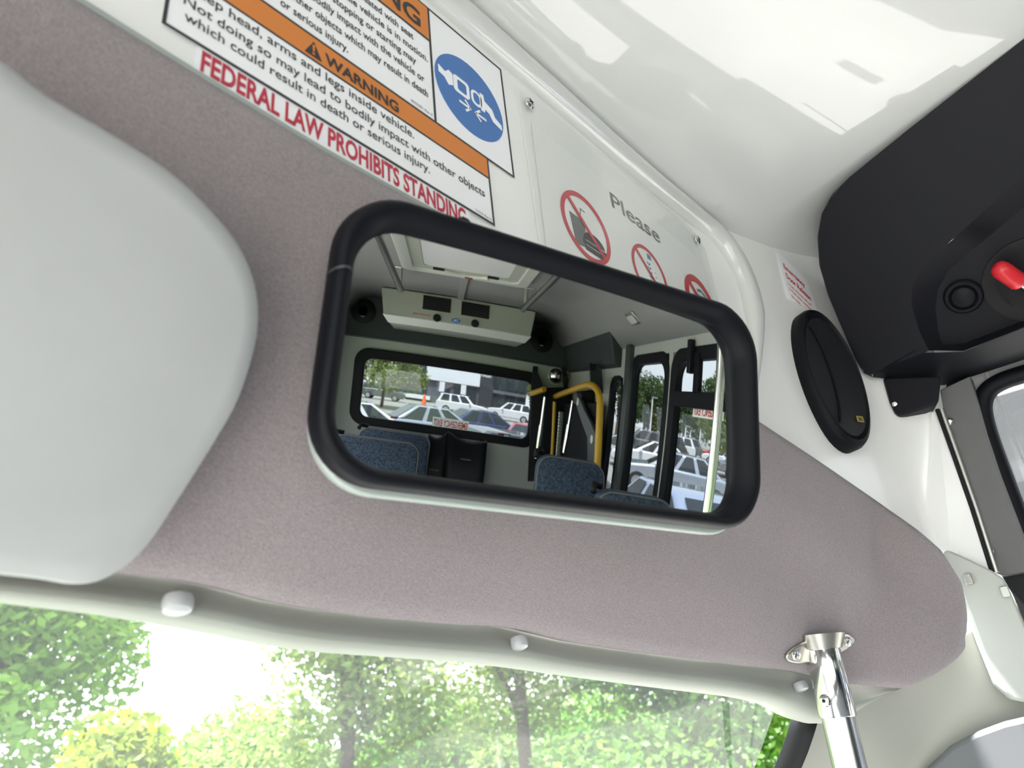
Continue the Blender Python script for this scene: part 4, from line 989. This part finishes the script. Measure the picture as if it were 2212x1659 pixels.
ar = [rf(1240, 862, 0, 0.985), rf(1252, 860, 0, 0.985), rf(1262, 885, 0, 0.985), rf(1276, 912, 0, 0.985), rf(1287, 940, 0, 0.985), rf(1289, 1020, 0, 0.985), rf(1268, 1020, 0, 0.985), rf(1268, 945, 0, 0.985), rf(1255, 910, 0, 0.985)]
prism('lift_arm', ar, (0.03, 0, 0), 'lift_gray', lf, bevel=0.006)
for px, py in ((1249, 868), (1279, 949)):
    lathe('arm_bolt', rf(px, py, 0, 0.985), (-1, 0, 0), [(0.03, 0), (0.03, 0.006), (0.018, 0.009), (0.008, 0.012)], 'ac_light', lf, n=20)
for q in (((1237, 866), (1218, 978)), ((1177, 858), (1158, 990))):
    a = rf(*q[0], 1, -3.35); b = rf(*q[1], 1, -3.35); tube('cylinder', [a, a.lerp(b, 0.45), a.lerp(b, 0.46), b], [0.011, 0.011, 0.017, 0.017], 'chrome', lf, n=12)
tw = [rf(1178, 838, 1, -3.9), rf(1235, 836, 1, -3.9), rf(1232, 1010, 1, -3.9), rf(1168, 1010, 1, -3.9)]
prism('tower', tw, (0, -0.1, 0), 'lift_dark', lf, bevel=0.01)
prism('pump_box', [rf(1252, 846, 1, -3.2), rf(1286, 842, 1, -3.2), rf(1286, 888, 1, -3.2), rf(1262, 886, 1, -3.2)], (0, -0.12, 0), 'black_plastic', lf, bevel=0.01)
# chain: small links down the tower
lk = [rf(1212, 893, 1, -3.7), rf(1205, 985, 1, -3.7)]
for k in range(14):
    p = lk[0].lerp(lk[1], k/13); box('chain_link', p, (0.045, 0.02, 0.028), 'alu', lf, bevel=0.006)
# straps and fittings
for nm, lb, q, m_ in (('strap', 'black belt hanging at the right edge of the rear window in the mirror', ((1152, 792), (1160, 800), (1172, 830), (1178, 900), (1172, 1040), (1140, 1040), (1146, 900), (1148, 830)), 'black_matte'),
                      ('strap', 'short black belt above the lift tower in the mirror', ((1214, 796), (1222, 800), (1229, 820), (1226, 842), (1219, 842), (1216, 822)), 'black_matte'),
                      ('door_pad', 'black pad on the post beside the narrow window in the mirror', ((1274, 786), (1300, 786), (1303, 850), (1290, 850), (1276, 832)), 'band_vinyl')):
    Yq = -4.04 if nm == 'strap' else -3.0
    e = empty(nm, rf(*q[0], 1, Yq), lb, 'belt' if nm == 'strap' else 'pad')
    prism('webbing' if nm == 'strap' else 'pad_body', [rf(a, b, 1, Yq) for a, b in q], (0, -0.02, 0), m_, e, bevel=0.003)
    box('anchor', rf(*q[0], 1, Yq)+Vector((0.02, 0.01, -0.02)), (0.05, 0.02, 0.05), 'black_plastic', e, bevel=0.006)
c = rf(1202, 812, 1, YR+0.05)
rm = empty('round_fitting', c, 'shiny round fitting on the rear wall above the lift in the mirror', 'fitting')
lathe('dome', c-Vector((0, 0.04, 0)), (0, 1, 0), [(0.075, 0), (0.072, 0.02), (0.055, 0.045), (0.025, 0.06)], 'chrome', rm, n=28); lathe('bezel', c-Vector((0, 0.042, 0)), (0, 1, 0), [(0.075, 0), (0.083, 0), (0.083, 0.014), (0.076, 0.014)], 'alu', rm, n=28)

# ================================================================== OUTSIDE
mesh('parking_lot', [(-160, -260, 0), (200, -260, 0), (200, 3, 0), (-160, 3, 0)], [(0, 1, 2, 3)], 'asphalt')['kind'] = 'structure'
mesh('lawn', [(-160, 3, 0), (200, 3, 0), (200, 160, 0.0), (-160, 160, 0.0)], [(0, 1, 2, 3)], 'grass')['kind'] = 'structure'
mesh('bounce_apron', [(-7, -2.5, 0.01), (6.5, -2.5, 0.01), (6.5, 4.5, 0.01), (-7, 4.5, 0.01)], [(0, 1, 2, 3)], 'concrete')['kind'] = 'structure'  # unseen pale slab, added to bounce sunlight up into the bus
tk = empty('box_truck', (6.0, -1.5, 0), 'grey box truck beside the entrance door', 'truck')
box('cargo_box', (6.0, -1.3, 2.2), (2.3, 4.4, 2.6), 'truck_gray', tk, bevel=0.03)
box('chassis', (6.0, -1.9, 0.75), (1.2, 5.6, 0.3), 'black_plastic', tk); box('cab', (6.0, -4.4, 1.55), (2.1, 1.5, 1.8), 'truck_gray', tk, bevel=0.12)
box('cab_window', (4.94, -4.5, 2.0), (0.03, 0.9, 0.5), 'car_window', tk)
for y in (-2.6, -1.2, 0.1): box('panel_rib', (4.845, y, 2.2), (0.02, 0.05, 2.5), 'door_frame_gray', tk)
for y in (-4.4, -0.4):
    for sx_ in (-1, 1): lathe('wheel', (6.0+sx_*0.85, y, 0.48), (sx_, 0, 0), [(0.28, 0), (0.48, 0.03), (0.48, 0.24), (0.3, 0.27)], 'tyre', tk, n=20)
def leaves(rnd, blobs, n, size):
    V = []; F = []
    tot = sum(b[3]*b[4]*b[5] for b in blobs)
    for bx_, by_, bz_, rx, ry, rz in blobs:
        k = int(n*rx*ry*rz/tot)
        for _ in range(k):
            while True:
                a, b, c = rnd.uniform(-1, 1), rnd.uniform(-1, 1), rnd.uniform(-1, 1); r2 = a*a+b*b+c*c
                if r2 < 1 and r2 > rnd.random()*0.55: break
            p = Vector((bx_+a*rx, by_+b*ry, bz_+c*rz))
            t = Vector((rnd.gauss(0, 1), rnd.gauss(0, 1), rnd.gauss(0, 0.7))).normalized(); q = t.cross(Vector((rnd.gauss(0, 1), rnd.gauss(0, 1), rnd.gauss(0, 1)))).normalized()
            s1, s2 = size*rnd.uniform(0.6, 1.3), size*rnd.uniform(0.35, 0.6); i = len(V)
            V += [p-t*s1, p-q*s2, p+t*s1, p+q*s2]; F.append((i, i+1, i+2, i+3))
    return V, F
def tree(label, x, y, h, r, n, size, m, seed, z0=None, nb=14, group=None, name='leafy_tree', squash=1.0):
    rnd = random.Random(seed); e = empty(name, (x, y, 0), label, 'tree' if name != 'leafy_bush' else 'bush', group)
    z0 = h*0.3 if z0 is None else z0
    blobs = []
    for i in range(nb):
        a = rnd.uniform(0, 2*PI); t = rnd.random(); rr = r*(1-0.55*t)*rnd.uniform(0.25, 0.8); zz = z0 + (h-z0)*(0.15+0.75*t)
        br_ = r*rnd.uniform(0.32, 0.5); blobs.append((x+rr*math.cos(a), y+rr*math.sin(a), zz, br_, br_, br_*0.75*squash))
    V, F = leaves(rnd, blobs, n, size)
    mesh('foliage', V, F, m, e)['kind'] = 'stuff'
    tw_ = 0.03*h
    tube('trunk', [(x, y, 0), (x+0.1, y, h*0.3), (x, y+0.1, h*0.75)], [tw_*0.7, tw_*0.5, tw_*0.15], 'bark', e, n=10)
    for i in range(5):
        b = blobs[i]; tube('branch', [(x, y, h*(0.22+0.08*i)), ((x+b[0])/2, (y+b[1])/2, b[2]*0.85), b[:3]], [tw_*0.3, tw_*0.2, tw_*0.06], 'bark', e, n=6)
    return e
def hd(heading, dist): a = math.radians(heading); return CAM.x+dist*math.sin(a), CAM.y+dist*math.cos(a)
x, y = hd(13.4, 15); tree('light green tree at the left behind the windscreen', x, y, 8.5, 3.3, 34000, 0.105, 'leaf_fresh', 3, z0=-0.6, nb=34)
x, y = hd(22.5, 9.5); tree('yellow green bush low at the left behind the windscreen', x, y, 2.35, 1.05, 4200, 0.075, 'leaf_yellow', 5, z0=0.3, nb=16, name='leafy_bush')
x, y = hd(36.5, 17); tree('pale airy tree in the middle behind the windscreen', x, y, 9, 3.2, 17000, 0.105, 'leaf_pale', 8, z0=-1, nb=30)
x, y = hd(49, 19); tree('pale spreading tree right of centre behind the windscreen', x, y, 9, 3.6, 19000, 0.105, 'leaf_pale', 11, z0=-1.0, nb=32)
x, y = hd(61, 17); tree('deeper green tree at the right behind the windscreen', x, y, 8, 3.2, 28000, 0.11, 'leaf_deep', 12, z0=-1.0, nb=32)
x, y = hd(73, 20); tree('green tree at the far right behind the windscreen', x, y, 8, 3.0, 5000, 0.18, 'leaf_deep', 13, z0=0.0, nb=20)
for k, (h_, d_, lb) in enumerate(((30, 27, 'low hedge shrub left of the thin post behind the windscreen'), (43, 28, 'low hedge shrub at the thin post behind the windscreen'), (55, 28, 'low hedge shrub right of the thin post behind the windscreen'))):
    x, y = hd(h_, d_); tree(lb, x, y, 2.3, 4.0, 6000, 0.16, 'leaf_deep', 60+k, z0=0.2, nb=26, name='leafy_bush', group='hedge shrubs behind the windscreen')
x, y = hd(47.3, 24); lp = empty('lamp_post', (x, y, 0), 'thin grey post seen through the middle of the windscreen', 'post')
tube('shaft', [(x, y, 0), (x, y, 6)], [0.05, 0.04], 'pole_gray', lp, n=8); lathe('base', (x, y, 0), (0, 0, 1), [(0.12, 0), (0.12, 0.3), (0.06, 0.35)], 'kerb', lp, n=10)

# ------------------------------------------------------------------ cars
def car(label, x, y, rz, paint, kind='suv', group='cars in the parking lot'):
    e = empty('parked_car', (x, y, 0), label, 'car', group, rz=rz)
    if kind == 'suv': Lc, W_, belt, roof = 4.8, 1.94, 1.08, 1.74; side = [(-2.36, 0.35), (-2.42, 0.6), (-2.36, 1.02), (-2.25, 1.1), (0.95, 1.1), (1.9, 1.03), (2.28, 0.92), (2.4, 0.7), (2.38, 0.35)]; cb = (-2.28, 1.1); cr = (-1.95, 0.35)
    else: Lc, W_, belt, roof = 4.6, 1.82, 0.92, 1.44; side = [(-2.25, 0.3), (-2.3, 0.55), (-2.22, 0.9), (-1.6, 0.96), (0.95, 0.95), (1.9, 0.84), (2.2, 0.72), (2.3, 0.55), (2.26, 0.3)]; cb = (-1.75, 1.15); cr = (-0.95, 0.2)
    w = W_/2
    V, F = prismv([Vector((a, -w, b)) for a, b in side], (0, 2*w, 0)); mesh('body', V, F, paint, e, bevel=0.09, local=True, seg=3)
    wr3 = w*0.74; zb_ = belt-0.03
    V = [Vector(p) for p in ((cb[0], -w*0.95, zb_), (cb[1], -w*0.95, zb_), (cb[1], w*0.95, zb_), (cb[0], w*0.95, zb_), (cr[0], -wr3, roof), (cr[1], -wr3, roof), (cr[1], wr3, roof), (cr[0], wr3, roof))]
    F = [(0, 3, 2, 1), (4, 5, 6, 7), (0, 1, 5, 4), (1, 2, 6, 5), (2, 3, 7, 6), (3, 0, 4, 7)]
    cab = mesh('cabin', V, F, paint, e, bevel=0.07, local=True, seg=3)
    def gq(nm, quad, ins):
        c = sum(quad, Vector())/4; nn = (quad[1]-quad[0]).cross(quad[3]-quad[0]).normalized()
        if nn.dot(c-Vector((0, 0, belt))) < 0: nn = -nn
        mesh(nm, [c+(p-c)*ins+nn*0.012 for p in quad], [(0, 1, 2, 3)], 'car_window', cab, local=True)
    gq('windscreen', [V[1], V[2], V[6], V[5]], 0.84); gq('rear_glass', [V[0], V[3], V[7], V[4]], 0.8)
    for i0, i1, i2, i3 in ((0, 1, 5, 4), (3, 2, 6, 7)):
        A, B, C, D = V[i0], V[i1], V[i2], V[i3]
        for t0, t1 in ((0.06, 0.34), (0.37, 0.64), (0.67, 0.94)):
            gq('side_window', [A.lerp(B, t0), A.lerp(B, t1), D.lerp(C, t1), D.lerp(C, t0)], 0.86)
    wz_ = 0.36 if kind == 'suv' else 0.32
    for wx in (-1.42, 1.45):
        for s_ in (-1, 1):
            wl = lathe('wheel', (wx, s_*(w-0.2), wz_), (0, s_, 0), [(wz_*0.6, 0), (wz_, 0.02), (wz_, 0.2), (wz_*0.68, 0.215)], 'tyre', e, n=20, local=True)
            lathe('wheel_rim', (wx, s_*(w-0.2), wz_), (0, s_, 0), [(wz_*0.66, 0.2), (wz_*0.62, 0.218), (wz_*0.2, 0.222)], 'wheel_rim', wl, n=14, local=True)
    for s_ in (-1, 1):
        V, F = boxv((side[6][0]-0.02, s_*w*0.72, side[6][1]-0.06), (0.12, 0.4, 0.14)); mesh('headlamp', V, F, 'lamp_glass', e, bevel=0.02, local=True)
        V, F = boxv((side[1][0]+0.05, s_*w*0.78, 0.85), (0.1, 0.3, 0.2)); mesh('tail_lamp', V, F, 'tail_red', e, bevel=0.02, local=True)
        V, F = boxv((cb[1]-0.35, s_*(w+0.08), belt+0.02), (0.16, 0.2, 0.14)); mesh('wing_mirror', V, F, paint, e, bevel=0.03, local=True)
    V, F = boxv((side[7][0]+0.0, 0, 0.62), (0.06, w*1.0, 0.2)); mesh('grille', V, F, 'car_black', e, bevel=0.02, local=True)
    return e
def gnd(px, py, z=0.0): return rf(px, py, 2, z)
def carpx(label, pl, pr, paint, kind, ext=2.4, **k):
    # pl, pr: pixels where the rear and front tyres meet the ground
    a, b = gnd(*pl), gnd(*pr); d = b-a; rz = math.atan2(d.y, d.x); c = (a+b)/2
    return car(label, c.x, c.y, rz, paint, kind, **k)
car('white SUV in side view in front of the grey building, in the mirror', 2.1, -47.5, math.radians(12), 'car_white', 'suv')
car('second white SUV right of the first one, in the mirror', 7.0, -50.5, math.radians(195), 'car_white', 'suv')
car('dark grey SUV under the leafy tree, in the mirror', -6.3, -58.0, 0.05, 'car_gray', 'suv')
car('silver car at the left end of the rear window, in the mirror', -11.2, -60.0, 0.05, 'car_silver', 'sedan')
car('white car parked close behind the bus, in the mirror', -2.3, -15.0, math.radians(-14), 'car_white', 'sedan')
car('silver car behind the exit decal of the rear window, in the mirror', -0.1, -18.6, math.radians(-16), 'car_silver', 'sedan')
car('dark blue car right of the rear exit decal, in the mirror', 2.0, -22.6, math.radians(-20), 'car_blue', 'sedan')
car('black car at the lower right of the rear window, in the mirror', 1.7, -10.8, math.radians(-15), 'car_gray', 'sedan')
car('red car at the right end of the rear window, in the mirror', 3.0, -15.6, math.radians(115), 'car_red', 'sedan')
car('silver car behind the second white SUV, in the mirror', 12.0, -53.0, math.radians(190), 'car_silver', 'suv')
car('pale blue car close beside the bus, in the mirror', 3.55, -5.2, math.radians(88), 'car_paleblue', 'sedan')
car('silver car beside the narrow window, in the mirror', 8.3, -15.5, math.radians(200), 'car_silver', 'sedan')
car('white car further along beside the narrow window, in the mirror', 10.6, -22.5, math.radians(200), 'car_white', 'sedan')
R0, R1 = gnd(1372, 984), gnd(1436, 984)
for k, (pt_, lb) in enumerate((('car_gray', 'dark grey car leading the far row in the tall window'), ('car_black', 'black car second in the far row in the tall window'), ('car_white', 'white car third in the far row in the tall window'), ('car_gray', 'grey car closing the far row in the tall window'))):
    p = Vector((14.6, -33.5, 0)).lerp(Vector((24.0, -45.5, 0)), k/3); car(lb+', in the mirror', p.x, p.y, math.radians(200), pt_, 'suv')
for k, (pt_, lb) in enumerate((('car_red', 'red car far back in the wide side window'), ('car_white', 'white car beside the red one in the wide side window'), ('car_silver', 'silver car mid row in the wide side window'), ('car_white', 'white car nearest in the wide side window'))):
    p = Vector((29.0, -46.0, 0)).lerp(Vector((21.5, -29.0, 0)), k/3); car(lb+', in the mirror', p.x, p.y, math.radians(215), pt_, 'sedan')

# ------------------------------------------------------------------ building
YB = -72.0
bl = empty('dealership_building', (3, YB, 0), 'grey building with white fascia and dark glazing, in the mirror', 'building')
def bpx(px, py): return rf(px, py, 1, YB)
def slab(nm, x0, x1, z0, z1, d, m_, dy=0.0, par=None): return box(nm, ((x0+x1)/2, YB+dy-d/2, (z0+z1)/2), (abs(x1-x0), d, abs(z1-z0)), m_, par or bl)
xa, xb_, xc_ = bpx(922, 850).x, bpx(1034, 850).x, bpx(1136, 860).x
zt, zw = 7.5, bpx(985, 828).z
slab('wall', xa, xb_, 0, zt, 4, 'bld_gray')
slab('fascia', xa-0.3, xb_, zw, zt+1.0, 4, 'bld_white', dy=0.35)
for l_, r_2 in ((952, 972), (980, 1000), (1008, 1030)):
    x0, x1 = bpx(l_, 845).x, bpx(r_2, 845).x; z1 = bpx((l_+r_2)/2, 838).z
    f_ = slab('window', x0, x1, 0.3, z1, 0.2, 'bld_dark', dy=0.1); slab('pane', x0+0.15, x1-0.15, 0.5, z1-0.15, 0.1, 'bld_glass', dy=0.16, par=f_)
slab('tower', xb_, bpx(1063, 860).x, 0, 8.5, 4, 'bld_dark', dy=0.25)
xr0 = bpx(1063, 860).x
slab('glazed_wing', xr0, xc_, 0, 8.2, 4, 'bld_dark', dy=0.1)
for i in range(5):
    for z0, z1 in ((0.3, 2.4), (3.2, 5.4), (5.7, 7.8)):
        x0 = xr0+0.15+(xc_-xr0-0.2)*i/5; x1 = x0+(xc_-xr0-0.2)/5-0.25
        slab('pane', x0, x1, z0, z1, 0.1, 'bld_glass', dy=0.18)
slab('ledge', xr0, xc_, 2.55, 2.95, 0.3, 'bld_gray', dy=0.4)
slab('side_wing', bpx(850, 850).x, xa, 0, 8.0, 4, 'bld_dark', dy=-0.6)
slab('awning', bpx(862, 850).x, xa+0.5, bpx(900, 852).z-0.5, bpx(900, 852).z, 1.4, 'bld_white', dy=0.8)
for k in range(4): slab('wing_window', bpx(862, 850).x+0.4+k*1.5, bpx(862, 850).x+1.6+k*1.5, 0.3, 2.2, 0.1, 'bld_glass', dy=-0.5)
text('lettering', 'NISSAN', bl, 'bld_white', (xr0-0.4, YB+0.3, bpx(1052, 808).z-0.45), Vector((-1, 0, 0)), EZ, width=(xr0-xb_)*0.72, height=0.8, bold=0.02)
# sign posts, cone
for px, py, top, lb in ((950, 880, 825, 'left white sign post before the grey building, in the mirror'), (999, 862, 832, 'right white sign post before the grey building, in the mirror')):
    g_ = rf(px, py, 1, -55.0); tz = rf(px, top, 1, -55.0).z
    e = empty('sign_post', (g_.x, -55, 0), lb, 'sign post', 'white sign posts')
    tube('post', [(g_.x, -55, 0), (g_.x, -55, tz)], 0.05, 'bld_white', e, n=8); box('sign_plate', (g_.x, -54.93, tz-0.45), (0.55, 0.04, 1.0), 'bld_white', e)
p = rf(915, 876, 1, -48.0)
cn = empty('traffic_cone', (p.x, -48, 0), 'orange traffic cone behind the near cars, in the mirror', 'cone')
lathe('body', (p.x, -48, 0.0), (0, 0, 1), [(0.30, 0.05), (0.22, 0.5), (0.10, 1.25), (0.05, 1.35)], 'cone_orange', cn, n=16); box('base', (p.x, -48, 0.03), (0.75, 0.75, 0.06), 'cone_orange', cn)
# trees and lamp posts round the lot
tree('bright tree in the left of the rear window, in the mirror', rf(830, 820, 1, -42).x, -42, 6.6, 3.3, 7000, 0.17, 'leaf_near', 21, z0=1.4, nb=22)
for k, (px, Y, h, r_2, lb) in enumerate(((1334, -62, 9, 4.0, 'tree in the narrow rear side window, in the mirror'), (1392, -66, 9, 4.2, 'dark tree at the left of the tall window, in the mirror'), (1428, -70, 8.5, 4.5, 'dark tree at the right of the tall window, in the mirror'), (1478, -75, 8, 4.0, 'distant tree left of the red canopy, in the mirror'), (1512, -90, 9, 5.5, 'distant tree behind the red canopy, in the mirror'), (1545, -52, 9, 4.0, 'tree close behind the stanchion, in the mirror'), (1590, -28, 7.5, 3.4, 'tree at the right edge of the side window, in the mirror'), (1142, -80, 9, 4, 'tree beyond the right end of the building, in the mirror'))):
    p = rf(px, 900, 1, Y); tree(lb, p.x, Y, h, r_2, 3800, 0.24, 'leaf_lot' if k not in (6, 7) else 'leaf_near', 40+k, z0=1.2, nb=18)
for px, Y, top, lb in ((1410, -60, 858, 'tall lamp post in the tall window, in the mirror'), (1403, -75, 880, 'second lamp post just left of the tall one, in the mirror'), (1482, -62, 920, 'left lamp post in the wide side window, in the mirror'), (1492, -72, 930, 'middle lamp post in the wide side window, in the mirror'), (1514, -66, 920, 'right lamp post in the wide side window, in the mirror')):
    p = rf(px, top, 1, Y); e = empty('lamp_post', (p.x, Y, 0), lb, 'lamp post', 'lamp posts round the lot')
    tube('shaft', [(p.x, Y, 0), (p.x, Y, p.z)], [0.13, 0.08], 'bld_white', e, n=8); box('lamp_head', (p.x+0.3, Y, p.z), (0.8, 0.3, 0.12), 'pole_gray', e)
p0, p1 = rf(1488, 938, 1, -110), rf(1532, 952, 1, -110)
rc = empty('filling_station', ((p0.x+p1.x)/2, -110, 0), 'distant red canopy on posts, in the mirror', 'canopy')
box('canopy', ((p0.x+p1.x)/2, -110, 4.6), (p1.x-p0.x, 5, 1.3), 'canopy_red', rc)
for t in (0.15, 0.5, 0.85): tube('post', [(p0.x+(p1.x-p0.x)*t, -110, 0), (p0.x+(p1.x-p0.x)*t, -110, 4)], 0.2, 'bld_white', rc, n=8)
bpy.context.view_layer.update()
